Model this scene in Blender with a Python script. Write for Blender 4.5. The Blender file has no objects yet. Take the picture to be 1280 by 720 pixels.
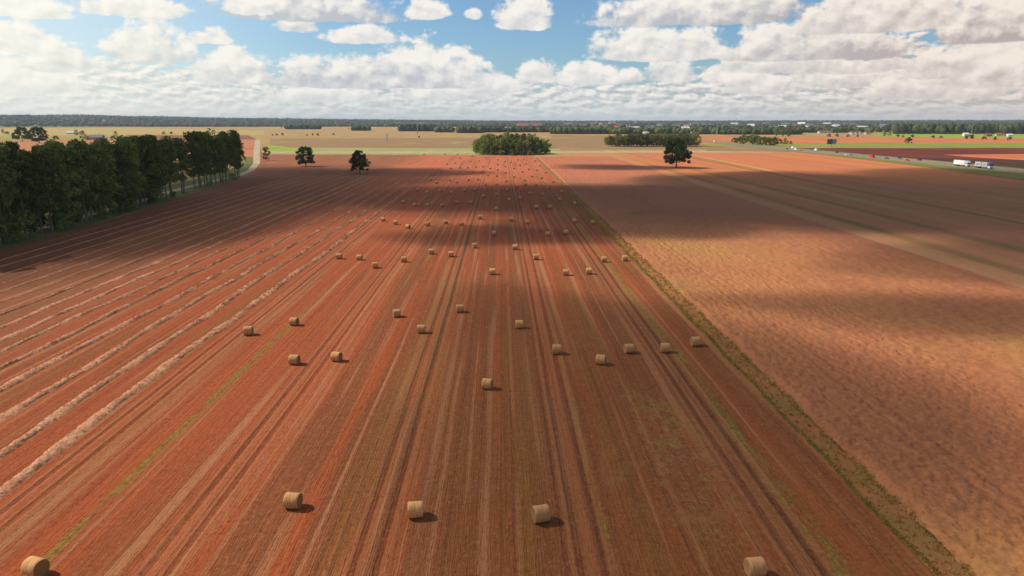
import bpy, math, random
import numpy as np
from mathutils import Vector, Matrix, noise as mnoise

C = bpy.context.scene
COL = C.collection
R = math.radians
rng = np.random.default_rng(7)
random.seed(7)

# ---------------------------------------------------------------- camera
H = 32.0
F = 853.0                       # focal length in photograph pixels (1280 wide)
PITCH = math.atan(208.0 / F)
YAW = R(0.94)
cam_d = bpy.data.cameras.new('camera')
cam = bpy.data.objects.new('camera', cam_d)
COL.objects.link(cam)
cam_d.sensor_width = 36
cam_d.lens = 36 * F / 1280
cam_d.clip_start = 0.5
cam_d.clip_end = 60000
cam.location = (0, 0, H)
cam.rotation_euler = (math.pi / 2 - PITCH, 0, -YAW)
C.camera = cam

_f = Vector((math.sin(YAW) * math.cos(PITCH), math.cos(YAW) * math.cos(PITCH), -math.sin(PITCH)))
_r = Vector((math.cos(YAW), -math.sin(YAW), 0))
_u = _r.cross(_f)


def ray(px, py):
    return (_f + _r * ((px - 640) / F) - _u * ((py - 360) / F)).normalized()


def g(px, py):                  # ground point seen at a place of the photograph
    d = ray(px, max(py, 152.6))
    t = H / -d.z
    return (d.x * t, d.y * t)


# ---------------------------------------------------------------- sun, exposure
SUN_EL = R(43)
SUN_AZ = R(-71)                 # measured from +Y towards +X: the sun stands left and a little ahead
SUNV = Vector((math.sin(SUN_AZ) * math.cos(SUN_EL), math.cos(SUN_AZ) * math.cos(SUN_EL), math.sin(SUN_EL)))
sd = bpy.data.lights.new('sun', 'SUN')
sd.energy = 5.0
sd.angle = R(0.53)
sd.color = (1.0, 0.93, 0.82)
sun = bpy.data.objects.new('sun', sd)
COL.objects.link(sun)
sun.rotation_euler = SUNV.to_track_quat('Z', 'Y').to_euler()
C.view_settings.view_transform = 'Standard'
C.view_settings.look = 'None'
C.view_settings.gamma = 1
C.view_settings.exposure = 0.0
C.view_settings.use_curve_mapping = False
C.render.engine = 'CYCLES'
C.cycles.use_denoising = True
C.cycles.max_bounces = 6
C.cycles.diffuse_bounces = 2
C.cycles.glossy_bounces = 2
C.cycles.transmission_bounces = 2
C.cycles.volume_bounces = 0
C.cycles.transparent_max_bounces = 32


# ---------------------------------------------------------------- node helpers
class V:
    """a float socket with arithmetic"""
    nt = None

    def __init__(s, sock):
        s.s = sock

    def __add__(a, b): return mth('ADD', a, b)
    def __radd__(a, b): return mth('ADD', b, a)
    def __sub__(a, b): return mth('SUBTRACT', a, b)
    def __rsub__(a, b): return mth('SUBTRACT', b, a)
    def __mul__(a, b): return mth('MULTIPLY', a, b)
    def __rmul__(a, b): return mth('MULTIPLY', b, a)
    def __truediv__(a, b): return mth('DIVIDE', a, b)
    def __neg__(a): return mth('MULTIPLY', a, -1.0)


def plug(inp, v):
    if isinstance(v, V):
        V.nt.links.new(v.s, inp)
    elif hasattr(v, 'is_output'):
        V.nt.links.new(v, inp)
    else:
        inp.default_value = v


def mth(op, a, b=None, c=None, clamp=False):
    n = V.nt.nodes.new('ShaderNodeMath')
    n.operation = op
    n.use_clamp = clamp
    plug(n.inputs[0], a)
    if b is not None: plug(n.inputs[1], b)
    if c is not None: plug(n.inputs[2], c)
    return V(n.outputs[0])


def vabs(a): return mth('ABSOLUTE', a)
def vmin(a, b): return mth('MINIMUM', a, b)
def vmax(a, b): return mth('MAXIMUM', a, b)
def clamp01(a): return mth('ADD', a, 0.0, clamp=True)


def ss(a, lo, hi):              # smoothstep of a from lo to hi (lo may exceed hi)
    n = V.nt.nodes.new('ShaderNodeMapRange')
    n.interpolation_type = 'SMOOTHSTEP'
    flip = lo > hi
    if flip: lo, hi = hi, lo
    plug(n.inputs['Value'], a)
    n.inputs['From Min'].default_value = lo
    n.inputs['From Max'].default_value = hi
    n.inputs['To Min'].default_value = 1 if flip else 0
    n.inputs['To Max'].default_value = 0 if flip else 1
    return V(n.outputs[0])


def xyz(x=0.0, y=0.0, z=0.0):
    n = V.nt.nodes.new('ShaderNodeCombineXYZ')
    plug(n.inputs[0], x); plug(n.inputs[1], y); plug(n.inputs[2], z)
    return n.outputs[0]


def sep(sock):
    n = V.nt.nodes.new('ShaderNodeSeparateXYZ')
    V.nt.links.new(sock, n.inputs[0])
    return V(n.outputs[0]), V(n.outputs[1]), V(n.outputs[2])


def nz(vec, scale=1.0, detail=2.0, rough=0.5, dist=0.0, dim='3D'):
    n = V.nt.nodes.new('ShaderNodeTexNoise')
    n.noise_dimensions = dim
    if vec is not None: V.nt.links.new(vec, n.inputs['Vector'])
    n.inputs['Scale'].default_value = scale
    n.inputs['Detail'].default_value = detail
    n.inputs['Roughness'].default_value = rough
    n.inputs['Distortion'].default_value = dist
    return V(n.outputs[0])


def mix(fac, a, b, mode='MIX'):
    n = V.nt.nodes.new('ShaderNodeMix')
    n.data_type = 'RGBA'
    n.blend_type = mode
    plug(n.inputs['Factor'], fac)
    for k, v in (('A', a), ('B', b)):
        i = [q for q in n.inputs if q.name == k and q.type == 'RGBA'][0]
        if isinstance(v, tuple): i.default_value = (*v[:3], 1)
        else: plug(i, v)
    return [q for q in n.outputs if q.type == 'RGBA'][0]


def coords(kind='Object'):
    n = V.nt.nodes.new('ShaderNodeTexCoord')
    return n.outputs[kind]


def geo(out):
    return V.nt.nodes.new('ShaderNodeNewGeometry').outputs[out]


def srgb(r, g_, b):
    f = lambda c: ((c / 255 + 0.055) / 1.055) ** 2.4 if c > 10 else c / 255 / 12.92
    return (f(r), f(g_), f(b))


def lit(r, g_, b, k=0.68):        # ground colours: what the sunlit surface shows, brought down to its reflectance
    return tuple(c * k for c in srgb(r, g_, b))


def new_mat(name):
    m = bpy.data.materials.new(name)
    m.use_nodes = True
    V.nt = m.node_tree
    b = m.node_tree.nodes['Principled BSDF']
    b.inputs['Specular IOR Level'].default_value = 0.2
    b.inputs['Roughness'].default_value = 0.9
    return m, b


def bump(b, h, strength, dist):
    n = V.nt.nodes.new('ShaderNodeBump')
    n.inputs['Strength'].default_value = strength
    n.inputs['Distance'].default_value = dist
    plug(n.inputs['Height'], h)
    V.nt.links.new(n.outputs[0], b.inputs['Normal'])


def setc(b, col):
    if isinstance(col, tuple): b.inputs['Base Color'].default_value = (*col, 1)
    else: plug(b.inputs['Base Color'], col)


# ---------------------------------------------------------------- world: sky with cumulus
def azel(px, py):
    d = ray(px, py)
    return math.degrees(math.atan2(d.x, d.y)), math.degrees(math.asin(d.z))


def build_world():
    w = bpy.data.worlds.new('World')
    C.world = w
    w.use_nodes = True
    w.cycles.sampling_method = 'NONE'
    V.nt = w.node_tree
    bg = w.node_tree.nodes['Background']
    sky = w.node_tree.nodes.new('ShaderNodeTexSky')
    sky.sky_type = 'NISHITA'
    sky.sun_disc = False
    sky.sun_elevation = SUN_EL
    sky.sun_rotation = SUN_AZ
    sky.air_density = 1.0
    sky.dust_density = 0.6
    sky.ozone_density = 2.0
    STR = 0.10
    bg.inputs['Strength'].default_value = STR
    K = 1.0 / STR
    x, y, z = sep(coords('Generated'))
    az = mth('ARCTAN2', x, y) * 57.2958
    el = mth('ARCSINE', z) * 57.2958
    blue = mix(1.0, sky.outputs[0], (0.72, 0.94, 1.10), 'MULTIPLY')
    # noises shared by every cloud (in degrees on the sky)
    p = xyz(az, el * 1.25, 3.7)
    def heap(a_, e_):
        base = nz(xyz(a_, e_ * 1.25, 3.7), 0.60, 5.0, 0.55, 0.1)
        vn = V.nt.nodes.new('ShaderNodeTexVoronoi')
        vn.feature = 'F1'
        vn.inputs['Scale'].default_value = 0.9
        V.nt.links.new(xyz(a_ + base * 1.6, e_ * 1.3 + base * 1.6, 7.0), vn.inputs['Vector'])
        return base * 0.86 - V(vn.outputs['Distance']) * 0.13 + 0.127
    billow = heap(az, el)
    # the same heaps a little towards the sun: the difference is their light and shade
    billow2 = heap(az - 0.34, el + 0.40)
    relief = billow - billow2
    edge = (nz(p, 2.2, 3.0, 0.55) - 0.5) * 0.6
    lump = nz(xyz(az, el * 1.6, 11.0), 0.21, 3.0, 0.5)
    sunny = ss(az, -8.0, -38.0)                  # whiter and brighter towards the sun
    warm = ss(az, 5.0, 38.0)
    white = mix(warm, mix(sunny, (0.95 * K, 0.91 * K, 0.85 * K), (1.03 * K, 1.0 * K, 0.89 * K)), (0.93 * K, 0.83 * K, 0.73 * K))
    grey = mix(warm, mix(sunny, (0.52 * K, 0.55 * K, 0.60 * K), (0.71 * K, 0.75 * K, 0.70 * K)), (0.50 * K, 0.42 * K, 0.40 * K))
    col = blue
    # thin veil near the sun side
    col = mix(sunny * 0.5, col, (0.95 * K, 1.02 * K, 0.96 * K))
    # distant decks of small cumulus, denser towards the horizon, in rows
    rows = nz(xyz(az * 0.85, el * 2.1, 20.0), 1.0, 5.0, 0.58, 0.1)
    rows2 = nz(xyz(az * 0.85 - 0.20, el * 2.1 + 0.45, 20.0), 1.0, 5.0, 0.58, 0.1)
    cover = ss(el + (lump - 0.5) * 3.0 - warm * 3.0 - sunny * 1.6, 4.6, 1.9)
    deck = ss(rows + cover * 0.40, 0.68, 0.88)
    dsh = clamp01(0.62 + (rows - rows2) * 3.6 - 0.10)
    col = mix(deck, col, mix(dsh, grey, white))
    # single clouds: centre x, base y, half width, height in photograph pixels, greyness of base
    clouds = [
        (400, 122, 90, 16, .5), (560, 120, 80, 14, .5),
        (615, 112, 46, 26, .45), (675, 98, 38, 27, .5), (735, 101, 52, 28, .5), (790, 98, 18, 16, .5), (838, 97, 38, 30, .5),
        (905, 98, 30, 22, .5), (945, 112, 48, 30, .5), (1060, 104, 90, 30, .55), (1170, 118, 110, 30, .5),
        (10, 112, 120, 44, .5), (80, 84, 58, 30, .6), (295, 99, 62, 45, .7), (425, 105, 112, 42, .9), (528, 105, 92, 66, .9),
        (20, 62, 90, 44, .35), (188, 72, 66, 56, .65), (264, 49, 32, 17, .3),
        (1255, 102, 110, 66, .6), (1170, 92, 50, 40, .6), (1045, 86, 120, 26, .6), (945, 84, 60, 18, .5), (1005, 70, 122, 60, .8), (1085, 69, 54, 40, 1.5), (825, 71, 104, 50, .5),
        (170, 16, 85, 26, .35), (30, 16, 70, 30, .2), (455, 49, 58, 20, .3), (372, 35, 30, 22, .4), (385, 21, 135, 50, 1.25), (535, 18, 32, 22, .3), (590, 18, 14, 10, .3),
        (655, 32, 42, 70, .4), (880, 26, 165, 60, 1.0), (1110, 34, 150, 70, .6), (1255, 46, 110, 80, 1.15), (310, 12, 50, 40, .3),
    ]
    for (cx, by, hw, h, gb) in clouds:
        a0, e0 = azel(cx, by)
        a1, _ = azel(cx + hw, by)
        a2, _ = azel(cx - hw, by)
        _, e1 = azel(cx, by - h)
        wd = (a1 - a2) / 2
        hd = max(e1 - e0, 0.3)
        xx = (az - a0) * (1 / wd)
        yy = (el - e0) * (1 / hd)
        up = vmax(yy, 0.0)
        dn = vmin(yy, 0.0) * (hd / 0.42)
        P = 1.0 - xx * xx - up * up - dn * dn + (billow - 0.455) * 2.3 + edge
        m = ss(P, 0.10, 0.62)
        sh = clamp01(1.0 - gb * ss(yy + (billow - 0.47) * 1.5, 0.70, -0.20) * 0.9 + relief * 1.6 - 0.06)
        col = mix(m, col, mix(sh, grey, white))
    # light haze along the horizon
    hz = mix(warm, mix(sunny, (0.62 * K, 0.68 * K, 0.70 * K), (0.93 * K, 0.93 * K, 0.84 * K)), (0.58 * K, 0.53 * K, 0.50 * K))
    col = mix(ss(el, 2.5, 0.0) * 0.72, col, hz)
    # overhead (outside the picture): blue mixed with grey, toned for the ambient light
    over = mix(ss(nz(xyz(x, y, z), 3.0, 4.0), 0.40, 0.55), mix(1.0, blue, (0.80, 0.80, 0.80), 'MULTIPLY'), (0.35 * K, 0.38 * K, 0.42 * K))
    col = mix(ss(el, 11.0, 18.0), col, over)
    V.nt.links.new(col, bg.inputs['Color'])


build_world()


# ---------------------------------------------------------------- object helpers
def prop(o, label=None, cat=None, group=None, kind=None):
    if label: o['label'] = label
    if cat: o['category'] = cat
    if group: o['group'] = group
    if kind: o['kind'] = kind
    return o


def mesh_of(name, verts, faces, mat=None, smooth=False, idx=None):
    me = bpy.data.meshes.new(name)
    if isinstance(verts, np.ndarray) and isinstance(faces, np.ndarray):
        n, k = faces.shape
        me.vertices.add(len(verts))
        me.vertices.foreach_set('co', verts.astype(np.float32).ravel())
        me.loops.add(n * k)
        me.loops.foreach_set('vertex_index', faces.astype(np.int32).ravel())
        me.polygons.add(n)
        me.polygons.foreach_set('loop_start', (np.arange(n) * k).astype(np.int32))
        me.update(calc_edges=True)
    else:
        me.from_pydata([tuple(v) for v in verts], [], [tuple(f) for f in faces])
        me.update()
    for m in (mat if isinstance(mat, (list, tuple)) else [mat]):
        if m: me.materials.append(m)
    if idx is not None:
        me.polygons.foreach_set('material_index', np.asarray(idx, dtype=np.int32))
    if smooth:
        me.polygons.foreach_set('use_smooth', np.ones(len(me.polygons), dtype=bool))
    return me


def obj(name, me, parent=None, loc=(0, 0, 0)):
    o = bpy.data.objects.new(name, me)
    COL.objects.link(o)
    o.location = loc
    if parent: o.parent = parent
    return o


def empty(name, loc, rz=0.0, label=None, cat=None, group=None):
    o = bpy.data.objects.new(name, None)
    COL.objects.link(o)
    o.location = loc
    o.rotation_euler = (0, 0, rz)
    return prop(o, label, cat, group)


def dup(root, loc, rz=0.0, s=1.0, label=None, group=None):
    def cp(o, par):
        c = o.copy()
        COL.objects.link(c)
        if par: c.parent = par
        for ch in o.children: cp(ch, c)
        return c
    c = cp(root, None)
    c.location = loc
    c.rotation_euler = (0, 0, rz)
    c.scale = (s, s, s) if not isinstance(s, tuple) else s
    if label: c['label'] = label
    if group: c['group'] = group
    return c


class MB:
    """collects simple solids into one mesh"""
    def __init__(s): s.v = []; s.f = []

    def add(s, vs, fs, M=None):
        o = len(s.v)
        for v in vs: s.v.append(tuple(M @ Vector(v)) if M else tuple(v))
        for f in fs: s.f.append(tuple(i + o for i in f))
        return s

    def box(s, x0, x1, y0, y1, z0, z1, bev=0.0):
        if bev <= 0:
            vs = [(x, y, z) for z in (z0, z1) for y in (y0, y1) for x in (x0, x1)]
            return s.add(vs, [(0, 2, 3, 1), (4, 5, 7, 6), (0, 1, 5, 4), (2, 6, 7, 3), (0, 4, 6, 2), (1, 3, 7, 5)])
        b = bev
        ring = lambda i, z: [(x0 + i, y0 + b, z), (x0 + b, y0 + i, z), (x1 - b, y0 + i, z), (x1 - i, y0 + b, z), (x1 - i, y1 - b, z), (x1 - b, y1 - i, z), (x0 + b, y1 - i, z), (x0 + i, y1 - b, z)]
        vs = ring(b * .6, z0) + ring(0, z0 + b) + ring(0, z1 - b) + ring(b * .6, z1)
        fs = [tuple(range(7, -1, -1)), tuple(range(24, 32))]
        for r_ in range(3):
            for k in range(8):
                a, c = r_ * 8 + k, r_ * 8 + (k + 1) % 8
                fs.append((a, c, c + 8, a + 8))
        return s.add(vs, fs)

    def tube(s, p0, p1, r0, r1=None, n=8):
        r1 = r0 if r1 is None else r1
        p0, p1 = Vector(p0), Vector(p1)
        q = (p1 - p0).to_track_quat('Z', 'Y').to_matrix()
        vs = []
        for p, r_ in ((p0, r0), (p1, r1)):
            for k in range(n):
                a = 2 * math.pi * k / n
                vs.append(p + q @ Vector((math.cos(a) * r_, math.sin(a) * r_, 0)))
        fs = [(k, (k + 1) % n, n + (k + 1) % n, n + k) for k in range(n)]
        fs += [tuple(range(n - 1, -1, -1)), tuple(range(n, 2 * n))]
        return s.add(vs, fs)

    def prism(s, prof, x0, x1):           # profile of (y, z) drawn out along x
        n = len(prof)
        vs = [(x0, y, z) for y, z in prof] + [(x1, y, z) for y, z in prof]
        fs = [(k, (k + 1) % n, n + (k + 1) % n, n + k) for k in range(n)] + [tuple(range(n - 1, -1, -1)), tuple(range(n, 2 * n))]
        return s.add(vs, fs)

    def build(s, name, mat, parent=None, smooth=False):
        return obj(name, mesh_of(name, s.v, s.f, mat, smooth), parent)


ORD = 'first second third fourth fifth sixth seventh eighth ninth tenth eleventh twelfth thirteenth fourteenth fifteenth sixteenth seventeenth eighteenth nineteenth'.split()
TEN = ['', '', 'twenty', 'thirty', 'forty', 'fifty', 'sixty', 'seventy', 'eighty', 'ninety']


def ordinal(n):                 # 1 -> first
    if n < 20: return ORD[n - 1]
    if n >= 100: return 'hundred-and-' + ordinal(n - 100) if n > 100 else 'hundredth'
    t, u_ = divmod(n, 10)
    return TEN[t][:-1] + 'ieth' if u_ == 0 else TEN[t] + '-' + ORD[u_ - 1]


# ---------------------------------------------------------------- field materials
def row_u(x, y):
    """row coordinate in the stubble field: straight rows, fanning out towards the roadside trees (sockets or numbers)"""
    if isinstance(x, V):
        t = ss(-x, 70.0, 230.0)
        return x + t * 0.11 * (y - 180.0)
    t = min(max((-x - 70) / 160, 0), 1)
    t = t * t * (3 - 2 * t)
    return x + t * 0.11 * (y - 180)


TRAMS = [(-42.1, -40.3), (-26.0, -24.2), (-10.9, -9.2), (5.9, 7.6), (21.9, 23.6)]


def mat_stubble():
    m, b = new_mat('red_stubble')
    X, Y, Z = sep(coords('Object'))
    wob = (nz(xyz(X * 0.05, Y * 0.018, 0.0), 1.0, 2.0) - 0.5) * 1.5
    u = row_u(X, Y) + wob * 0.25
    uw = u + wob
    strip = nz(xyz(u * 0.33, Y * 0.0035, 1.0), 1.0, 2.0, 0.6)
    streak = nz(xyz(u * 1.9, Y * 0.012, 2.0), 1.0, 3.0, 0.7)
    fine = nz(xyz(u * 8.0, Y * 0.5, 3.0), 1.0, 2.0, 0.7)
    grain = nz(xyz(X, Y, 4.0), 2.6, 3.0, 0.75)
    big = nz(xyz(X, Y, 5.0), 0.016, 3.0, 0.55)
    red = lit(186, 90, 46)
    brown = lit(154, 86, 46)
    pale = lit(204, 138, 92)
    far = lit(212, 112, 70)
    left = ss(u, -4.0, -40.0)
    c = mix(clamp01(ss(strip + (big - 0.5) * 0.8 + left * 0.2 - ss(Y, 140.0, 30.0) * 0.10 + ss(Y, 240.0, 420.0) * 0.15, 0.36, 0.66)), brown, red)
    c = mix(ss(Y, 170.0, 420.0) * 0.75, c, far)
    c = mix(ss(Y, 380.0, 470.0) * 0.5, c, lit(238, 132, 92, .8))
    c = mix(ss(streak, 0.50, 0.78) * 0.38, c, pale)
    c = mix(ss(streak, 0.44, 0.24) * 0.45, c, lit(112, 60, 34))
    c = mix(ss(u, -16.0, 6.0) * ss(Y, 150.0, 85.0) * 0.45, c, lit(158, 98, 50))
    fam = vabs(mth('FRACT', (u + wob * .5 + 400.0) * (1 / 2.3)) - 0.5) * 2.3
    c = mix(ss(fam + (fine - 0.5) * 0.7, 0.34, 0.04) * ss(nz(xyz(u * 0.5, Y * 0.02, 15.0), 1.0, 3.0, .6), 0.44, 0.60) * 0.62, c, pale)
    c = mix(ss(fam + (fine - 0.5) * 0.7, 0.85, 1.12) * ss(nz(xyz(u * 0.5, Y * 0.02, 16.0), 1.0, 3.0, .6), 0.48, 0.62) * 0.40, c, lit(96, 50, 30))
    c = mix(ss(u, -60.0, -92.0) * 0.7, c, lit(150, 98, 64))  # browner tint painted in where shade lies towards the roadside trees
    # trails where the straw lay before it was baled
    tri = vabs(mth('FRACT', (uw + 400.0) * (1 / 5.35)) - 0.5) * 5.35
    trail = ss(tri + (fine - 0.5) * 1.0, 0.75, 0.12) * ss(nz(xyz(u * 0.19, Y * 0.011, 6.0), 1.0, 2.0), 0.42, 0.60)
    c = mix(trail * 0.75, c, pale)
    # ochre weathered bands
    c = mix(ss(nz(xyz(u * 0.22, Y * 0.006, 9.0), 1.0, 2.0), 0.56, 0.70) * 0.5, c, lit(150, 104, 48))
    # wheel tracks of the sprayer
    dist = None
    for a_, b_ in TRAMS:
        for q in (a_, b_):
            d = vabs(u - q)
            dist = d if dist is None else vmin(dist, d)
    side = vabs(dist - 0.62)
    c = mix(ss(side + (fine - 0.5) * 0.5, 0.42, 0.08) * 0.30, c, pale)
    c = mix(ss(dist + (fine - 0.5) * 0.35 + (strip - .5) * .5, 0.30, 0.06) * 0.50 * ss(nz(xyz(u * .3, Y * .03, 17.0), 1.0, 3.0), .25, .5), c, lit(92, 54, 36))
    # faint older tracks among the swaths
    tr2 = vabs(mth('FRACT', (u + 400.0) * (1 / 2.7)) - 0.5) * 2.7
    c = mix(ss(tr2, 0.3, 0.1) * ss(streak, 0.42, 0.62) * 0.35, c, lit(96, 50, 32))
    # weeds greening the tracks
    gn = nz(xyz(X * 0.9, Y * 0.16, 7.0), 1.0, 3.0, 0.7)
    gm = ss(gn + (grain - 0.5) * 0.5, 0.50, 0.66)
    w1 = ss(vabs(u + 34.3 + wob * 0.4), 0.75, 0.1) * ss(Y, 150.0, 95.0) * ss(gn, 0.36, 0.5)
    w2 = ss(vabs(u - 24.9 + wob * 0.2), 1.2, 0.1) * ss(gn, 0.40, 0.56)
    w3 = ss(vabs(u - 8.3), 0.5, 0.1) * gm * 0.8
    w4 = ss(vabs(u + 8.6), 0.5, 0.1) * gm * 0.3
    dx = (X - 17.5) * 0.22
    dy = (Y - 62.0) * 0.05
    w5 = ss(dx * dx + dy * dy + (gn - 0.5) * 1.0, 1.0, 0.2) * ss(nz(xyz(X, Y, 8.0), 0.35, 3.0, 0.6), 0.52, 0.64)
    weed = vmax(vmax(w1, w2), vmax(vmax(w3, w4), w5 * 0.75))
    c = mix(weed * 0.7, c, mix(ss(grain, 0.4, 0.6), lit(122, 122, 38), lit(168, 142, 58)))
    # torn, re-turned ground where the baler swung round
    c = mix(ss(dx * dx + dy * dy, 1.3, 0.1) * ss(nz(xyz(X, Y, 12.0), 0.9, 4.0, 0.7, 2.0), 0.48, 0.62) * 0.45, c, pale)
    for (qx, qy, qr) in ((15.5, 55.0, 5.2), (17.0, 58.0, 7.4), (19.5, 66.0, 4.4), (14.0, 70.0, 6.3)):
        ex, ey = X - qx, Y - qy
        rg = vabs(mth('SQRT', ex * ex + ey * ey) + (nz(xyz(X, Y, 18.0), .5, 2.0) - .5) * 1.6 - qr)
        c = mix(ss(rg + (fine - .5) * .4, 1.1, 0.1) * ss(nz(xyz(X, Y, 19.0), .22, 2.0), .42, .60) * 0.28, c, lit(176, 130, 76))
    # stubble grain
    c = mix(ss(grain, 0.52, 0.72) * 0.42, c, pale)
    c = mix(ss(grain, 0.46, 0.28) * 0.55, c, lit(88, 44, 26))
    c = mix(ss(fine, 0.50, 0.26) * 0.30, c, lit(92, 46, 28))
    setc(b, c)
    bump(b, grain * 0.5 + fine * 0.5 + streak * 0.8 - ss(dist, 0.5, 0.1) * 0.6, 0.8, 0.28)
    b.inputs['Roughness'].default_value = 1.0
    return m


def mat_crop():
    m, b = new_mat('ripe_crop')
    X, Y, Z = sep(coords('Object'))
    clump = nz(xyz(X, Y * 0.8, 0.0), 0.85, 4.0, 0.65, 0.6)
    tuft = nz(xyz(X, Y, 2.0), 3.2, 4.0, 0.8)
    big = nz(xyz(X * 1.2, Y, 1.0), 0.02, 4.0, 0.55)
    row = nz(xyz(X * 0.5, Y * 0.02, 3.0), 1.0, 3.0, 0.6)
    c = mix(ss(big + (row - 0.5) * 0.3, 0.36, 0.62), lit(192, 120, 80), lit(211, 138, 88))
    c = mix(ss(nz(xyz(X, Y * 0.6, 4.0), 0.03, 3.0), 0.52, 0.70) * 0.6, c, lit(200, 152, 78))
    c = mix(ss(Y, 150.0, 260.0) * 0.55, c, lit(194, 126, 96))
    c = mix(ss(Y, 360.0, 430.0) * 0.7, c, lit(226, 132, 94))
    c = mix(ss(clump, 0.47, 0.30) * 0.34, c, lit(142, 78, 50))
    c = mix(ss(tuft, 0.52, 0.64) * 0.42, c, lit(212, 148, 112))
    c = mix(ss(tuft, 0.47, 0.35) * 0.42, c, lit(120, 68, 44))
    d = vmin(vabs(X - 42.2), vabs(X - 44.0))
    c = mix(ss(d + (clump - 0.5) * 0.8, 0.5, 0.05) * 0.22, c, lit(134, 76, 50))
    gp = ss(nz(xyz(X, Y * 0.5, 6.0), 0.045, 3.0, 0.6), 0.62, 0.72)
    c = mix(gp * 0.45, c, lit(128, 122, 60))
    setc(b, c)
    bump(b, clump * 0.7 + tuft * 0.5, 0.55, 0.28)
    b.inputs['Roughness'].default_value = 1.0
    return m


def mat_field(name, base, alt, speck=0.3, along=1.0, scale=0.02, third=None):
    m, b = new_mat(name)
    X, Y, Z = sep(coords('Object'))
    big = nz(xyz(X, Y * 0.55, 0.0), scale, 5.0, 0.6)
    row = nz(xyz(X * 0.09, Y * 0.0022, 1.0), 1.0, 5.0, 0.65)
    c = mix(ss(big * 0.55 + row * 0.45 * along + 0.225 * (1 - along), 0.42, 0.58), base, alt)
    if third:
        c = mix(ss(nz(xyz(X * 0.012, Y * 0.005, 3.0), 1.0, 4.0, 0.6), 0.55, 0.68) * 0.8, c, third)
    gr = nz(xyz(X, Y, 2.0), 0.7, 4.0, 0.7)
    dark = tuple(v * 0.55 for v in base)
    c = mix(ss(gr, 0.48, 0.30) * speck, c, dark)
    setc(b, c)
    bump(b, gr, 0.5, 0.4)
    b.inputs['Roughness'].default_value = 1.0
    return m


def mat_rightfield():
    m, b = new_mat('mixed_stubble')
    X, Y, Z = sep(coords('Object'))
    wob = (nz(xyz(X * 0.02, Y * 0.012, 0.0), 1.0, 4.0, 0.7) - 0.5) * 4.0
    u = X + wob
    row = nz(xyz(X * 0.14, Y * 0.0022, 1.0), 1.0, 5.0, 0.65)
    row2 = nz(xyz(X * 0.05, Y * 0.003, 5.0), 1.0, 5.0, 0.7)
    gr = nz(xyz(X, Y * 0.5, 2.0), 0.7, 4.0, 0.7)
    near = ss(Y, 420.0, 300.0)
    c = mix(ss(row, 0.40, 0.60), lit(222, 134, 86), lit(236, 144, 88))
    c = mix(near * .55, c, lit(184, 132, 94))
    c = mix(ss(row2, 0.46, 0.62) * near * 0.75, c, lit(168, 138, 78))
    c = mix(ss(row, 0.56, 0.66) * near * 0.6, c, lit(216, 166, 104))
    c = mix(ss(vabs(u - 106.0), 8.0, 1.0) * 0.55, c, lit(214, 158, 104))
    c = mix(ss(vabs(u - 114.0), 3.2, 1.0) * 0.55 * ss(row2 + (gr - .5) * .3, .38, .55), c, lit(132, 108, 58))
    c = mix(ss(vabs(u - 133.0), 5.0, 1.0) * 0.6 * ss(row + (gr - .5) * .3, .40, .56), c, lit(136, 114, 60))
    c = mix(ss(vabs(u - 150.0), 4.0, 1.0) * 0.5 * ss(row2, .44, .56), c, lit(206, 160, 96))
    c = mix(ss(vabs(X + wob * .25 - 166.0 - Y * .012), 2.8, 1.0) * 0.62, c, lit(128, 122, 56))
    c = mix(ss(vabs(u - 181.0 - (Y - 450) * .035), 3.4, 1.0) * 0.75 * ss(Y, 400.0, 470.0), c, lit(238, 184, 112))
    c = mix(ss(vabs(u - 175.0 - (Y - 450) * .03), 2.6, 1.0) * 0.6 * ss(Y, 400.0, 470.0), c, lit(150, 130, 60))
    c = mix(ss(vabs(u - 240.0), 30.0, 2.0) * 0.35 * ss(row2, .46, .6), c, lit(196, 128, 80))
    c = mix(ss(Y - X * .5, 420.0, 640.0) * ss(X, 150.0, 90.0) * .8, c, lit(216, 160, 88))
    c = mix(ss(gr, 0.48, 0.30) * 0.3, c, lit(150, 84, 54))
    setc(b, c)
    bump(b, gr, 0.5, 0.4)
    b.inputs['Roughness'].default_value = 1.0
    return m


M = {}
M['stubble'] = mat_stubble()
M['crop'] = mat_crop()
M['gold'] = mat_field('gold_stubble', lit(206, 168, 104), lit(190, 148, 96), 0.25, third=lit(178, 172, 86))
M['brownfield'] = mat_field('brown_stubble', lit(182, 134, 96), lit(166, 140, 88), 0.25, third=lit(190, 168, 100))
M['orange'] = mat_field('orange_stubble', lit(238, 142, 84), lit(224, 126, 82), 0.22)
M['rightfield'] = mat_rightfield()
M['palestraw'] = mat_field('pale_straw', lit(236, 180, 112), lit(222, 164, 96), 0.3)
M['salmon'] = mat_field('salmon_stubble', lit(216, 142, 92), lit(200, 124, 80), 0.3)
M['mauve'] = mat_field('mauve_soil', lit(160, 106, 84), lit(146, 92, 74), 0.25)
M['plough'] = mat_field('ploughed_soil', lit(142, 66, 46), lit(112, 52, 36), 0.35, third=lit(160, 84, 60))
M['darkplough'] = mat_field('dark_soil', lit(98, 60, 42), lit(86, 50, 36), 0.35, third=lit(112, 84, 46))
M['green'] = mat_field('green_crop', lit(170, 172, 72), lit(152, 160, 66), 0.25)
M['brightgreen'] = mat_field('bright_green_crop', lit(176, 190, 70), lit(160, 178, 66), 0.2)
M['meadow'] = mat_field('pale_meadow', lit(192, 182, 112), lit(176, 176, 98), 0.3)
M['yellow'] = mat_field('yellow_crop', lit(214, 176, 104), lit(196, 178, 92), 0.2, third=lit(214, 164, 110))
M['verge'] = mat_field('verge_grass_ground', lit(192, 120, 76), lit(160, 122, 66), 0.35, scale=0.28)
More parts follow.
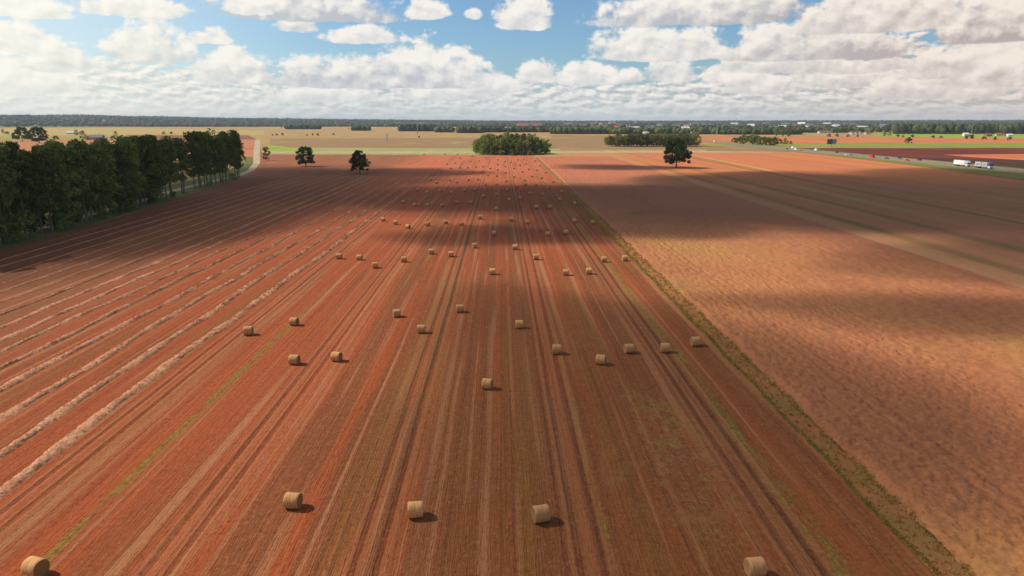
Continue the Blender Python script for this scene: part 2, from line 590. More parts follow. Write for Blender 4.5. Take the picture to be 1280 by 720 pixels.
M['roadverge'] = mat_field('roadside_grass', lit(138, 138, 60), lit(168, 146, 76), 0.3)
M['roughgrass'] = mat_field('rough_grass', lit(112, 124, 52), lit(136, 126, 64), 0.3, scale=0.08)  # plain olive green for the roadside strip and the hills
M['track'] = mat_field('gravel_track', lit(222, 196, 160), lit(204, 178, 144), 0.2, scale=0.2)
M['asphalt'] = mat_field('worn_asphalt', lit(172, 160, 142), lit(160, 150, 136), 0.1, scale=0.2)
M['greenline'] = mat_field('weedy_strip', lit(110, 122, 50), lit(160, 132, 66), 0.3, scale=0.06)


def sheet(name, pts, z, mat, kind='structure', subdiv=0):
    me = mesh_of(name, [(x, y, z) for x, y in pts], [tuple(range(len(pts)))], mat)
    if me.polygons[0].normal.z < 0: me.flip_normals()
    o = obj(name, me)
    return prop(o, kind=kind)


def band(name, rows, z, mat):
    """a field whose edge runs through places of the photograph: list of (px, py)"""
    return sheet(name, [g(*q) for q in rows], z, mat)


# ---------------------------------------------------------------- ground
sheet('ground', [(-26000, -600), (26000, -600), (26000, 26000), (-26000, 26000)], -0.02, M['gold'])

# near fields (exact positions in metres)
sheet('stubble_field', [(-160, -60), (31.4, -60), (31.4, 690), (33.5, 716), (-258, 716), (-191, 540), (-165, 460), (-151, 400), (-146, 350), (-140, 300), (-132, 240), (-129, 180), (-128, -60)], 0.02, M['stubble'])
sheet('verge', [(31.4, -60), (36.2, -60), (36.2, 640), (31.4, 640)], 0.012, M['verge'])
sheet('harvested_field', [(103, -60), (326, -60), (326, 735), (40, 735), (36, 640), (103, 640)], 0.016, M['rightfield'])


def ribbon(name, pts, widths, z, mat):
    L, Rr = [], []
    for i, (p, w) in enumerate(zip(pts, widths)):
        a = Vector(pts[max(i - 1, 0)]); c = Vector(pts[min(i + 1, len(pts) - 1)])
        d = (c - a).normalized()
        n = Vector((-d.y, d.x))
        L.append(Vector(p) + n * w / 2); Rr.append(Vector(p) - n * w / 2)
    v = [(*p, z) for p in L] + [(*p, z) for p in Rr]
    n = len(pts)
    f = [(i, n + i, n + i + 1, i + 1) for i in range(n - 1)]
    me = mesh_of(name, v, f, mat)
    return prop(obj(name, me), kind='structure')


# roadside strip under the trees and the gravel track beside them
TR = [(-129, 60), (-131, 150), (-133, 180), (-133.6, 202), (-137, 240), (-143, 300), (-147, 322), (-150, 350), (-151, 380), (-153, 408)]


def row_x(y):
    for (x0, y0), (x1, y1) in zip(TR, TR[1:]):
        if y0 <= y <= y1: return x0 + (x1 - x0) * (y - y0) / (y1 - y0)
    return TR[0][0] if y < TR[0][1] else TR[-1][0] - (y - 408) * 0.15


ribbon('roadside_grass', [(row_x(y) - 9 - max(0, y - 400) * 0.05, y) for y in range(60, 460, 20)] + [(-172, 470), (-192, 545), (-258, 734), (-448, 1277)], [26] * 20 + [24, 16, 14, 14], 0.008, M['roughgrass'])
ribbon('gravel_road', [(row_x(y) - 8, y) for y in range(60, 400, 20)] + [(-160, 425), (-168, 467), (-192, 548), (-256, 734), (-446, 1290)], [4.5] * 17 + [4.5, 4.5, 5, 6.5, 9], 0.05, M['track'])

# fields beyond, laid out from near to far
band('meadow_strip', [(336, 193), (700, 194), (700, 186), (336, 184.5)], 0.03, M['meadow'])
band('green_patch', [(336, 190), (400, 190.5), (380, 186), (334, 181)], 0.05, M['brightgreen'])
band('brown_field', [(338, 186), (760, 187), (1000, 186), (900, 180), (760, 179), (770, 172), (338, 173)], 0.02, M['brownfield'])
band('field_path', [(-100, 194), (336, 191.2), (620, 191.2), (960, 190.6), (1000, 189.4), (960, 188.6), (620, 189.4), (336, 189.4), (-100, 190)][1:8], 0.07, M['track'])
band('salmon_field', [(-60, 200), (322, 196), (322, 174.2), (160, 173.6), (-60, 177)], 0.03, M['salmon'])
band('mauve_field', [(150, 173.6), (322, 174.2), (310, 169.2), (160, 168.6)], 0.05, M['mauve'])
band('green_field', [(-40, 176.6), (158, 173.6), (160, 171), (70, 171.6), (-40, 171.4)], 0.05, M['green'])
band('yellow_field', [(-300, 170.6), (160, 168.6), (330, 169.0), (330, 163.5), (160, 160.0), (-300, 159.5)], 0.05, M['yellow'])
band('golden_field', [(330, 171.6), (720, 172.0), (760, 167.4), (520, 165.6), (330, 163.6)], 0.04, M['gold'])
band('pale_field', [(500, 160.4), (640, 160.6), (640, 158.9), (500, 158.8)], 0.06, M['meadow'])
band('pinkish_field', [(690, 183.0), (762, 184.0), (762, 169.6), (690, 168.6)], 0.06, M['brownfield'])
band('orange_field', [(800, 180.0), (960, 180.6), (1500, 181), (1500, 172.0), (1130, 171.4), (800, 171.0)], 0.08, M['orange'])
band('roadside_field', [(1000, 190.0), (884, 189.0), (884, 180.6), (960, 180.8)], 0.10, M['brownfield'])
band('green_field', [(880, 182.2), (1500, 186.8), (1500, 178.6), (1060, 178.4), (985, 179.4), (880, 180.2)], 0.12, M['green'])
band('pale_green_field', [(1092, 171.0), (1500, 176.0), (1500, 169.0), (1280, 168.0), (1100, 166.8)], 0.12, M['brightgreen'])
band('tan_field', [(820, 170.4), (1120, 171.2), (1100, 167.6), (990, 166.6), (820, 167.4)], 0.10, M['gold'])
sheet('ploughed_field', [(366, 300), (1000, 300), (1000, 640), (700, 860), (366, 860)], 0.05, M['plough'])
sheet('dark_ploughed_field', [(366, 300), (760, 300), (640, 480), (480, 560), (366, 640)], 0.08, M['darkplough'])
band('orange_strip', [(1178, 193.4), (1400, 191.8), (1400, 203.5), (1280, 200.3), (1212, 196.6)], 0.12, M['orange'])  # orange stubble sheet laid over the ploughed ground

# the dual carriageway
sheet('highway_verge', [(280, -100), (367, -100), (367, 900), (352, 1900), (330, 1900), (322, 900), (316, 620), (306, 480), (292, 380), (280, 300)], 0.13, M['roadverge'])
sheet('highway', [(331, -100), (341.5, -100), (341.5, 900), (340, 1800), (334, 1800), (331, 900)], 0.17, M['asphalt'])
sheet('highway', [(347, -100), (357.5, -100), (357.5, 900), (348, 1800), (342, 1800), (347, 900)], 0.17, M['asphalt'])
mw, bw = new_mat('road_paint'); setc(bw, (0.75, 0.75, 0.72)); bw.inputs['Roughness'].default_value = 0.7
for x in (331.6, 340.9, 347.6, 356.9):
    sheet('edge_line', [(x - .1, 200), (x + .1, 200), (x + .1, 880), (x - .1, 880)], 0.19, mw)
mbd = MB()
for x in (336.3, 352.2):
    for k in range(90):
        y0 = 200 + k * 7.5
        mbd.add([(x - .08, y0, .19), (x + .08, y0, .19), (x + .08, y0 + 2.5, .19), (x - .08, y0 + 2.5, .19)], [(0, 1, 2, 3)])
prop(mbd.build('lane_markings', mw), kind='structure')

# ---------------------------------------------------------------- standing crop (real relief)
def build_crop():
    xs = np.concatenate([np.arange(34.1, 60, 0.23), np.arange(60, 103.4, 0.42)])
    ys = [-20.0]
    while ys[-1] < 640: ys.append(ys[-1] + (1.2 if ys[-1] < 28 else max(0.23, (ys[-1] - 20) * 0.0052)))
    ys = np.array(ys)
    XX, YY = np.meshgrid(xs, ys)
    r = rng.random(XX.shape)
    def soft(a, k):             # running mean over k cells both ways
        for ax in (0, 1):
            a = sum(np.roll(a, j, ax) for j in range(-k, k + 1)) / (2 * k + 1)
        return a
    hh = 0.42 + 0.20 * (r - 0.5) + 0.55 * (soft(rng.random(XX.shape), 1) - 0.5) + 0.35 * (soft(rng.random(XX.shape), 4) - 0.5)
    # slow swell from sines of several lengths
    for k in range(10):
        a = rng.random() * 6.28; L = 0.7 + 4 * rng.random() ** 2; ph = rng.random() * 6.28
        hh += 0.008 * np.sin((XX * math.cos(a) + YY * math.sin(a)) * 6.28 / L + ph)
    for t in (42.2, 44.0):
        hh -= 0.09 * np.exp(-((XX - t) / 0.32) ** 2)
    edge = np.clip((XX - 34.1 + 0.28 * (np.sin(YY * 0.31) + np.sin(YY * 0.83))) / 1.1, 0, 1)
    hh = hh * edge + 0.03
    hh *= np.clip((103.2 - XX) / 6, 0.05, 1)
    hh[:, -1] = 0.0
    XX = XX + (rng.random(XX.shape) - 0.5) * 0.14
    v = np.stack([XX, YY, hh], -1).reshape(-1, 3)
    ny, nx = XX.shape
    i = np.arange(ny - 1)[:, None] * nx + np.arange(nx - 1)[None, :]
    f = np.stack([i, i + 1, i + nx + 1, i + nx], -1).reshape(-1, 4)
    prop(obj('crop_field', mesh_of('crop_field', v, f, M['crop'])), kind='structure')


build_crop()


# ---------------------------------------------------------------- straw swaths (windrows)
def mat_straw(name, c1, c2, dark, sc=1.0):
    m, b = new_mat(name)
    co = coords('Object')
    n1 = nz(co, 5.0 * sc, 4.0, 0.7)
    n2 = nz(co, 0.6 * sc, 3.0, 0.6)
    c = mix(ss(n2 + (n1 - 0.5) * 0.6, 0.38, 0.62), c1, c2)
    c = mix(ss(n1, 0.48, 0.30) * 0.6, c, dark)
    setc(b, c)
    bump(b, n1, 0.7, 0.08)
    b.inputs['Roughness'].default_value = 0.85
    return m


M['swath'] = mat_straw('loose_straw', lit(212, 146, 106, .72), lit(232, 172, 130, .72), lit(158, 94, 64, .76))


def build_swath(u0, y0, y1, w, h, n):
    ys = [y0]
    while ys[-1] < y1: ys.append(ys[-1] + max(0.16, ys[-1] * 0.0030))
    ys = np.array(ys)
    # solve the row coordinate for x
    xs = []
    for y in ys:
        x = u0
        for _ in range(12): x = x - (row_u(x, y) - u0) * 0.8
        xs.append(x)
    ph = rng.random(4) * 6.28
    xs = np.array(xs) + 0.22 * np.sin(ys / 9.0 + ph[0]) + 0.12 * np.sin(ys / 4.1 + ph[1]) + 0.35 * np.sin(ys / 31 + ph[2])
    wid = w * (1 + 0.16 * np.sin(ys / 3.1 + ph[3]) + 0.20 * (rng.random(len(ys)) - .5) + .12 * np.sin(ys / 1.3 + ph[0] * 2))
    hei = h * (1 + 0.22 * np.sin(ys / 2.3 + ph[1]) + 0.45 * (rng.random(len(ys)) - .5))
    tail = np.clip(np.minimum(ys - y0, y1 - ys) / 4.0 + .12, 0.1, 1)
    hei *= tail
    K = 9
    t = np.linspace(-1, 1, K)
    prof = np.clip(1 - np.abs(t) ** 2.2, 0, 1)
    px_ = xs[:, None] + t[None, :] * wid[:, None] / 2 + (rng.random((len(ys), K)) - .5) * 0.16
    pz = prof[None, :] * hei[:, None] * (1 + 0.7 * (rng.random((len(ys), K)) - .5)) + 0.015
    pz[:, 0] = 0.0; pz[:, -1] = 0.0
    py_ = ys[:, None] + (rng.random((len(ys), K)) - .5) * 0.12
    v = np.stack([px_, py_, pz], -1).reshape(-1, 3)
    i = np.arange(len(ys) - 1)[:, None] * K + np.arange(K - 1)[None, :]
    f = np.stack([i, i + 1, i + K + 1, i + K], -1).reshape(-1, 4)
    # loose stalks sticking out of the heap
    nb = int(9000 * (2.2 if n < 7 else 1))
    si = (len(ys) * rng.random(nb) ** 1.25).astype(int).clip(0, len(ys) - 1)
    tt = (rng.random(nb) - .5) * 2.3
    sc = np.clip(ys[si] / 70, .8, 2.6)
    bx = xs[si] + tt * wid[si] / 2
    bz = np.clip(1 - np.abs(tt) ** 2.2, 0, 1) * hei[si]
    by = ys[si] + rng.random(nb) * .2
    P = np.stack([bx, by, bz], 1)
    D = rng.normal(size=(nb, 3)); D[:, 2] = np.abs(D[:, 2]) * .8
    D /= np.linalg.norm(D, axis=1)[:, None]
    S_ = np.cross(D, rng.normal(size=(nb, 3))); S_ /= np.linalg.norm(S_, axis=1)[:, None]
    L_ = (0.10 + .16 * rng.random(nb))[:, None] * sc[:, None] * (h / .4)
    q = np.stack([P - S_ * .022 * sc[:, None], P + S_ * .022 * sc[:, None], P + D * L_ + S_ * .015 * sc[:, None], P + D * L_ - S_ * .015 * sc[:, None]], 1).reshape(-1, 3)
    f = np.concatenate([f, np.arange(nb * 4).reshape(nb, 4) + len(v)])
    v = np.concatenate([v, q])
    me = mesh_of('straw_swath', v, f, M['swath'])
    lab = ('broad fluffy swath of pale straw, first beside the baled stubble' if n == 1 else
           f'long swath of pale loose straw, {ordinal(n)} counting from the baled stubble towards the roadside trees')
    prop(obj('straw_swath', me), lab, 'straw swath', 'loose straw swaths left of the bales')


UROWS = [-44.6, -50.0, -55.5, -61.2, -66.6, -71.6, -76.0, -80.6, -85.8, -91.5, -97.0, -102.5, -108.0, -113.5, -119.0]
for n, u0 in enumerate(UROWS, 1):
    big = 1.55 if n == 1 else 1.35 if n < 5 else 1.1 if n < 9 else .6
    build_swath(u0, 34.0 if n < 9 else 60, (420 if n < 9 else 440) + 20 * math.sin(n * 2.3), big, 0.23 if n < 6 else 0.18 if n < 10 else 0.11, n)


# ---------------------------------------------------------------- round bales
def mat_bale(name, side):
    m, b = new_mat(name)
    co = coords('Object')
    X, Y, Z = sep(co)
    rnd = V(V.nt.nodes.new('ShaderNodeObjectInfo').outputs['Random'])
    if side:
        rib = nz(xyz(X * 14.0, mth('ARCTAN2', Z - 0.66, Y) * 0.5, 0.0), 1.0, 3.0, 0.6)
        n1 = nz(co, 9.0, 4.0, 0.7)
        c = mix(ss(rib, 0.38, 0.64), lit(214, 150, 94, .72), lit(248, 192, 130, .72))
        c = mix(ss(n1, 0.46, 0.30) * 0.5, c, lit(130, 86, 54))
        bump(b, rib + n1, 0.5, 0.03)
    else:
        rr = mth('SQRT', Y * Y + (Z - 0.66) * (Z - 0.66))
        ang = mth('ARCTAN2', Z - 0.66, Y)
        sp = mth('SINE', rr * 62.0 + ang)
        n1 = nz(co, 12.0, 4.0, 0.7)
        c = mix(ss(sp + (n1 - 0.5) * 3.0, -0.6, 0.7), lit(150, 104, 64), lit(206, 158, 104))
        bump(b, sp * 0.5 + n1, 0.5, 0.03)
    hsv = V.nt.nodes.new('ShaderNodeHueSaturation')
    plug(hsv.inputs['Value'], 0.86 + rnd * 0.28)
    V.nt.links.new(c, hsv.inputs['Color'])
    setc(b, hsv.outputs[0])
    return m


M['bale_wrap'] = mat_bale('wrapped_straw', True)
M['bale_end'] = mat_bale('cut_straw', False)
BW, BR = 0.61, 0.665


def make_bale(detail=True):
    n = 40 if detail else 14
    # wrapped side: a slightly sagging drum with rounded shoulders
    stations = [(-BW, .955), (-BW * .96, .985), (-BW * .6, 1.0), (-BW * .2, .992), (BW * .2, 1.0), (BW * .6, .994), (BW * .96, .985), (BW, .955)]
    v, f = [], []
    for x, s_ in stations:
        for k in range(n):
            a = 2 * math.pi * k / n
            r_ = BR * s_ * (1 + 0.012 * math.sin(5 * a + x * 7))
            z = BR + r_ * math.sin(a)
            if z < 0.07: z = 0.07 - (0.07 - z) * 0.35       # flattened where it rests
            v.append((x, r_ * math.cos(a), z - 0.05))
    for i in range(len(stations) - 1):
        for k in range(n):
            a, b_ = i * n + k, i * n + (k + 1) % n
            f.append((a, a + n, b_ + n, b_))
    root = empty('straw_bale', (0, 0, 0))
    o = obj('net_wrap', mesh_of('net_wrap', v, f, M['bale_wrap'], True), root)
    for s_ in (-1, 1):
        ve, fe = [], []
        rings = [(1.0, 0.0), (.93, .012), (.6, .0), (.3, -.02), (.06, -.035)]
        for q, dx in rings:
            for k in range(n):
                a = 2 * math.pi * k / n
                r_ = BR * .955 * q * (1 + 0.012 * math.sin(5 * a + s_ * BW * 7) * (q == 1.0))
                z = BR + r_ * math.sin(a)
                if z < 0.07: z = 0.07 - (0.07 - z) * 0.35
                ve.append((s_ * (BW + dx), r_ * math.cos(a), z - 0.05))
        for i in range(len(rings) - 1):
            for k in range(n):
                a, b_ = i * n + k, i * n + (k + 1) % n
                q_ = (a, b_, b_ + n, a + n)
                fe.append(q_ if s_ > 0 else q_[::-1])
        fe.append(tuple(range(4 * n, 5 * n)) if s_ > 0 else tuple(range(5 * n - 1, 4 * n - 1, -1)))
        obj('end_face', mesh_of('end_face', ve, fe, M['bale_end'], False), root)
    if not detail: o.name = 'net_wrap'
    return root


BALES = [(46, 718), (367, 634), (519.6, 645.5), (676, 651), (943, 718), (609.5, 485.5), (311, 418.5), (368, 406.5), (368.5, 455), (421, 451), (496, 396), (527, 416), (575, 390),
         (649, 410), (696, 442), (751, 455), (786, 441), (831, 440), (869, 432), (424, 323.5), (449.5, 325), (469, 335), (505, 327.5), (539, 317.5), (564, 321), (479, 276.5),
         (494.5, 280.5), (510, 286), (534.6, 282.5), (557.5, 280), (577, 282), (600, 274), (618, 294), (639, 276.5), (659.5, 280), (593, 310), (644, 312), (615.6, 343),
         (670, 324.5), (685, 295), (707.5, 293), (718, 278.5), (740.5, 280), (707.5, 344), (736, 342.5), (755, 327.5), (781, 326), (504.4, 254.5), (518.4, 258), (534.8, 258),
         (552.8, 258.5), (571.5, 255), (588.4, 255), (522, 238.5), (534, 242), (550, 240.5), (564, 242.5), (580, 239.5), (593, 239), (604.7, 247), (620, 263), (621, 245),
         (636, 251.5), (651, 249.5), (662.4, 243), (678, 244.5), (685, 236.5), (702, 241), (699.4, 251), (687, 260.5), (670.5, 260.5), (718, 256), (634, 239.5), (646.5, 235),
         (621, 231.5), (607, 232), (546, 229.5), (538.5, 225.5), (562, 226.5), (571, 229), (586, 226), (597.8, 225.5), (632.8, 227.5), (655.7, 226.5), (657, 232), (670, 232.5),
         (691.5, 228), (677, 223.5), (665, 221.5), (551, 215.5), (570, 218), (579, 218.5), (590.6, 216.5), (602, 216), (610, 220), (621, 221), (632, 217), (642.8, 222),
         (653, 215.5), (671, 213.5), (682, 216.5), (564, 211.5), (575, 210.5), (585, 210.5), (595, 209.5), (604, 209), (613, 211.5), (622, 213.5), (622, 206.5), (631.5, 209),
         (642, 211.5), (649.7, 207.5), (661, 212.5), (657, 205.5), (669, 202), (675, 208), (559, 206), (569, 204.5), (588, 202.5), (599, 202), (607.5, 198), (622, 200.5),
         (631, 202.5), (639, 203.5), (647, 200.5), (655, 199.5), (575, 198.5), (590, 196), (530, 193.5), (556, 193.5), (572, 193.5), (663, 198.5)]
bpos = sorted([g(*q) for q in BALES], key=lambda p: p[1])
near_bale = make_bale(True)
far_bale = make_bale(False)
strips = {}
used = set()
for i, (x, y) in enumerate(bpos):
    k = int((x + 56) // 8)
    strips.setdefault(k, []).append((x, y))
keys = sorted(strips)
STR_NAMES = {kk: n for n, kk in enumerate(keys, 1)}
for kk in keys:
    for j, (x, y) in enumerate(strips[kk], 1):
        src = near_bale if y < 150 else far_bale
        lab = f'straw bale on the {ordinal(STR_NAMES[kk])} stubble strip from the swaths, {ordinal(j)} from near end'
        rz = R(random.gauss(0, 11)) + (math.pi if random.random() < .5 else 0)
        sc = random.uniform(0.97, 1.05)
        if src in used:
            o = dup(src, (x, y, 0.02), rz, sc, lab)
        else:
            o = src; used.add(src)
            o.location = (x, y, 0.02); o.rotation_euler = (0, 0, rz); o['label'] = lab
        o['category'] = 'straw bale'
        o['group'] = 'round straw bales on the red stubble'
# tiny bales on the far salmon field beyond the trees
fb = 0
for (px, py) in [(66, 179), (76, 181), (84, 177.5), (92, 180), (101, 178.5), (108, 182), (113, 179), (118, 183.5), (124, 180), (129, 178), (134, 184), (139, 180.5), (146, 178), (150, 182), (158, 177.5), (165, 180),
                 (172, 178), (178, 181.5), (186, 177.5), (192, 180), (199, 178.5), (206, 182), (214, 178), (221, 180.5), (228, 178), (236, 182), (243, 179), (40, 183), (60, 184.5), (96, 184)]:
    fb += 1
    x, y = g(px, py)
    o = dup(far_bale, (x, y, 0.03), R(random.uniform(-40, 40)), 1.0, f'tiny bale on the salmon field past the roadside trees, {ordinal(fb)} going towards the road', 'bales on the far salmon field')
    o['category'] = 'straw bale'


# ---------------------------------------------------------------- foliage
def mat_leaf(name, c1, c2, rand=0.25, scale=0.35):
    m, b = new_mat(name)
    rnd = V(V.nt.nodes.new('ShaderNodeObjectInfo').outputs['Random'])
    isl = V(geo('Random Per Island'))
    n = nz(coords('Object'), scale, 3.0, 0.6)
    c = mix(ss(n + (isl - 0.5) * 0.5 + (rnd - 0.5) * 0.35, 0.32, 0.68), c1, c2)
    hsv = V.nt.nodes.new('ShaderNodeHueSaturation')
    plug(hsv.inputs['Value'], (1 - rand) + rnd * 2 * rand)
    plug(hsv.inputs['Hue'], 0.49 + rnd * 0.02)
    V.nt.links.new(c, hsv.inputs['Color'])
    setc(b, hsv.outputs[0])
    b.inputs['Roughness'].default_value = 0.7
    tr = V.nt.nodes.new('ShaderNodeBsdfTranslucent')
    V.nt.links.new(hsv.outputs[0], tr.inputs['Color'])
    mx = V.nt.nodes.new('ShaderNodeMixShader')
    mx.inputs[0].default_value = 0.3
    V.nt.links.new(b.outputs[0], mx.inputs[1]); V.nt.links.new(tr.outputs[0], mx.inputs[2])
    V.nt.links.new(mx.outputs[0], V.nt.nodes['Material Output'].inputs['Surface'])
    return m


M['leaf'] = mat_leaf('roadside_leaves', (0.095, 0.135, 0.026), (0.190, 0.230, 0.048))
M['oakleaf'] = mat_leaf('oak_leaves', (0.032, 0.050, 0.014), (0.060, 0.084, 0.022))
M['copseleaf'] = mat_leaf('copse_leaves', (0.105, 0.145, 0.032), (0.230, 0.260, 0.060), 0.35)
M['oliveleaf'] = mat_leaf('olive_leaves', (0.165, 0.155, 0.046), (0.260, 0.230, 0.072), 0.3)
M['bushleaf'] = mat_leaf('bush_leaves', (0.120, 0.165, 0.034), (0.210, 0.250, 0.056), 0.3)
M['hillleaf'] = mat_leaf('hill_leaves', (0.020, 0.032, 0.014), (0.042, 0.056, 0.022), 0.2, 0.004)
M['farleaf'] = mat_leaf('distant_leaves', (0.040, 0.058, 0.018), (0.105, 0.120, 0.036), 0.2, 0.02)
mb_, bb_ = new_mat('bark'); setc(bb_, mix(ss(nz(coords('Object'), 3.0, 3.0), .4, .6), srgb(84, 72, 58), srgb(122, 108, 88)))
M['bark'] = mb_
mb_, bb_ = new_mat('pale_bark'); setc(bb_, mix(ss(nz(coords('Object'), 3.0, 3.0), .4, .6), srgb(92, 88, 66), srgb(124, 116, 90)))
M['palebark'] = mb_


def leaf_cloud(centres, radii, per, size, r_, squash=0.8):
    """many small leaf clumps spread over lumps of a crown; quads"""
    centres = np.asarray(centres); radii = np.asarray(radii)
    n = len(centres) * per
    ci = np.repeat(np.arange(len(centres)), per)
    d = r_.normal(size=(n, 3)); d /= np.linalg.norm(d, axis=1)[:, None]
    rad = radii[ci] * (0.55 + 0.5 * r_.random(n) ** 0.6)
    p = centres[ci] + d * rad[:, None] * np.array([1, 1, squash])
    # each face turned roughly outward from its lump, with scatter
    nn = d + r_.normal(size=(n, 3)) * 0.55
    nn /= np.linalg.norm(nn, axis=1)[:, None]
    a = np.cross(nn, r_.normal(size=(n, 3))); a /= np.linalg.norm(a, axis=1)[:, None]
    b = np.cross(nn, a)
    s = size * (0.6 + 0.8 * r_.random(n))[:, None]
    q = np.stack([p - a * s - b * s * .6, p + a * s - b * s * .7, p + a * s * .8 + b * s * .7, p - a * s * .7 + b * s * .6], 1).reshape(-1, 3)
    f = np.arange(n * 4).reshape(n, 4)
    return q, f


def trunk_mesh(h, r0, top, limbs, r_, mat):
    mb = MB()
    pts = [Vector((0, 0, -0.15))]
    nseg = 5
    for k in range(1, nseg + 1):
        pts.append(Vector(((r_.random() - .5) * .03 * h, (r_.random() - .5) * .03 * h, top * k / nseg)))
    for k in range(nseg):
        mb.tube(pts[k], pts[k + 1], r0 * (1 - .75 * k / nseg) * (1.25 if k == 0 else 1), r0 * (1 - .75 * (k + 1) / nseg), 7)
    for (cx, cy, cz) in limbs:
        t = min(max(cz / top * .62, .18), .85)
        k = min(int(t * nseg), nseg - 1)
        p = pts[k].lerp(pts[k + 1], t * nseg - k)
        mb.tube(p, (cx * .8, cy * .8, p.z + (cz - p.z) * .8), r0 * .33, r0 * .08, 5)
    return mesh_of('trunk', mb.v, mb.f, mat)


def make_tree(kind, h, seed, leafmat, barkmat, low=False):
    r_ = np.random.default_rng(seed)
    cs, rs = [], []
    if kind == 'tall':                     # slim roadside tree, crown from a quarter up
        n = 46 if low else 38
        for k in range(n):
            t = r_.random() ** 0.85
            z0 = 0.07 if low else 0.24
            z = h * (z0 + (.94 - z0) * t)
            w = h * 0.125 * math.sin(math.pi * min(0.93, 0.12 + 0.80 * t) ** 0.9) + 0.5
            a = r_.random() * 6.28
            q = w * (0.35 + 0.65 * r_.random())
            cs.append((q * math.cos(a), q * math.sin(a), z)); rs.append(h * (0.05 + 0.035 * r_.random()))
        per, size, r0, top = 62, h * 0.0135, h * 0.013, h * .8
    elif kind == 'oak':                    # broad, uneven dome
        n = 84
        for k in range(n):
            a = r_.random() * 6.28
            t = r_.random()
            z = h * (0.17 + 0.75 * t)
            w = h * 0.47 * math.sqrt(max(0.03, 1 - ((t - 0.30) / 0.74) ** 2))
            q = w * (0.3 + 0.7 * r_.random() ** .6)
            cs.append((q * math.cos(a), q * math.sin(a), z)); rs.append(h * (0.06 + 0.05 * r_.random()))
        per, size, r0, top = 90, h * 0.017, h * 0.026, h * .6
    elif kind == 'round':                  # copse tree with foliage almost to the ground
        n = 32
        for k in range(n):
            a = r_.random() * 6.28
            t = r_.random()
            z = h * (0.14 + 0.78 * t)
            w = h * 0.29 * math.sqrt(max(0.04, 1 - ((t - 0.42) / 0.62) ** 2))
            q = w * (0.3 + 0.7 * r_.random() ** .6)
            cs.append((q * math.cos(a), q * math.sin(a), z)); rs.append(h * (0.06 + 0.045 * r_.random()))
        per, size, r0, top = 50, h * 0.019, h * 0.02, h * .6
    else:                                  # bush
        n = 16
        for k in range(n):
            a = r_.random() * 6.28
            t = r_.random()
            z = h * (0.10 + 0.72 * t)
            w = h * 0.55 * math.sqrt(max(0.05, 1 - t ** 2))
            q = w * r_.random() ** .5
            cs.append((q * math.cos(a), q * math.sin(a), z)); rs.append(h * (0.12 + 0.08 * r_.random()))
        per, size, r0, top = 46, h * 0.045, h * 0.03, h * .5
    v, f = leaf_cloud(cs, rs, per, size, r_)
    root = empty('tree', (0, 0, 0))
    obj('crown', mesh_of('crown', v, f, leafmat), root)
    lim = [cs[i] for i in r_.choice(len(cs), 9, replace=False)]
    obj('trunk', trunk_mesh(h, r0, top, lim, r_, barkmat), root)
    return root


class Kind:
    """a handful of variants of one tree; the first use of each moves it, later uses copy it"""
    def __init__(s, name, cat, protos):
        s.name, s.cat, s.p, s.used = name, cat, protos, [False] * len(protos)

    def put(s, x, y, sc, label, group=None, z=0.0):
        i = random.randrange(len(s.p))
        rz = random.uniform(0, 6.28)
        scl = (sc * random.uniform(.9, 1.1), sc * random.uniform(.9, 1.1), sc)
        if s.used[i]:
            o = dup(s.p[i], (x, y, z), rz, scl, label, group)
        else:
            o = s.p[i]; s.used[i] = True
            o.location = (x, y, z); o.rotation_euler = (0, 0, rz); o.scale = scl
            o['label'] = label
            if group: o['group'] = group
        if not group and 'group' in o: del o['group']
        o.name = s.name
        o['category'] = s.cat
        return o


road_tree = Kind('roadside_tree', 'tree', [make_tree('tall', 24, 100 + i, M['leaf'], M['palebark']) for i in range(7)])
low_tree = Kind('roadside_tree', 'tree', [make_tree('tall', 24, 150 + i, M['leaf'], M['palebark'], True) for i in range(6)])
oak_tree = Kind('oak_tree', 'tree', [make_tree('oak', 15, 200 + i, M['oakleaf'], M['bark']) for i in range(4)])
copse_tree = Kind('copse_tree', 'tree', [make_tree('round', 18, 300 + i, M['copseleaf'], M['bark']) for i in range(5)])
olive_tree = Kind('copse_tree', 'tree', [make_tree('round', 18, 350 + i, M['oliveleaf'], M['bark']) for i in range(3)])
bush = Kind('bush', 'bush', [make_tree('bush', 4, 400 + i, M['bushleaf'], M['bark']) for i in range(3)])
dark_bush = Kind('bush', 'bush', [make_tree('bush', 4, 450 + i, M['oakleaf'], M['bark']) for i in range(3)])
field_tree = Kind('field_tree', 'tree', [make_tree('round', 14, 470 + i, M['leaf'], M['bark']) for i in range(3)])

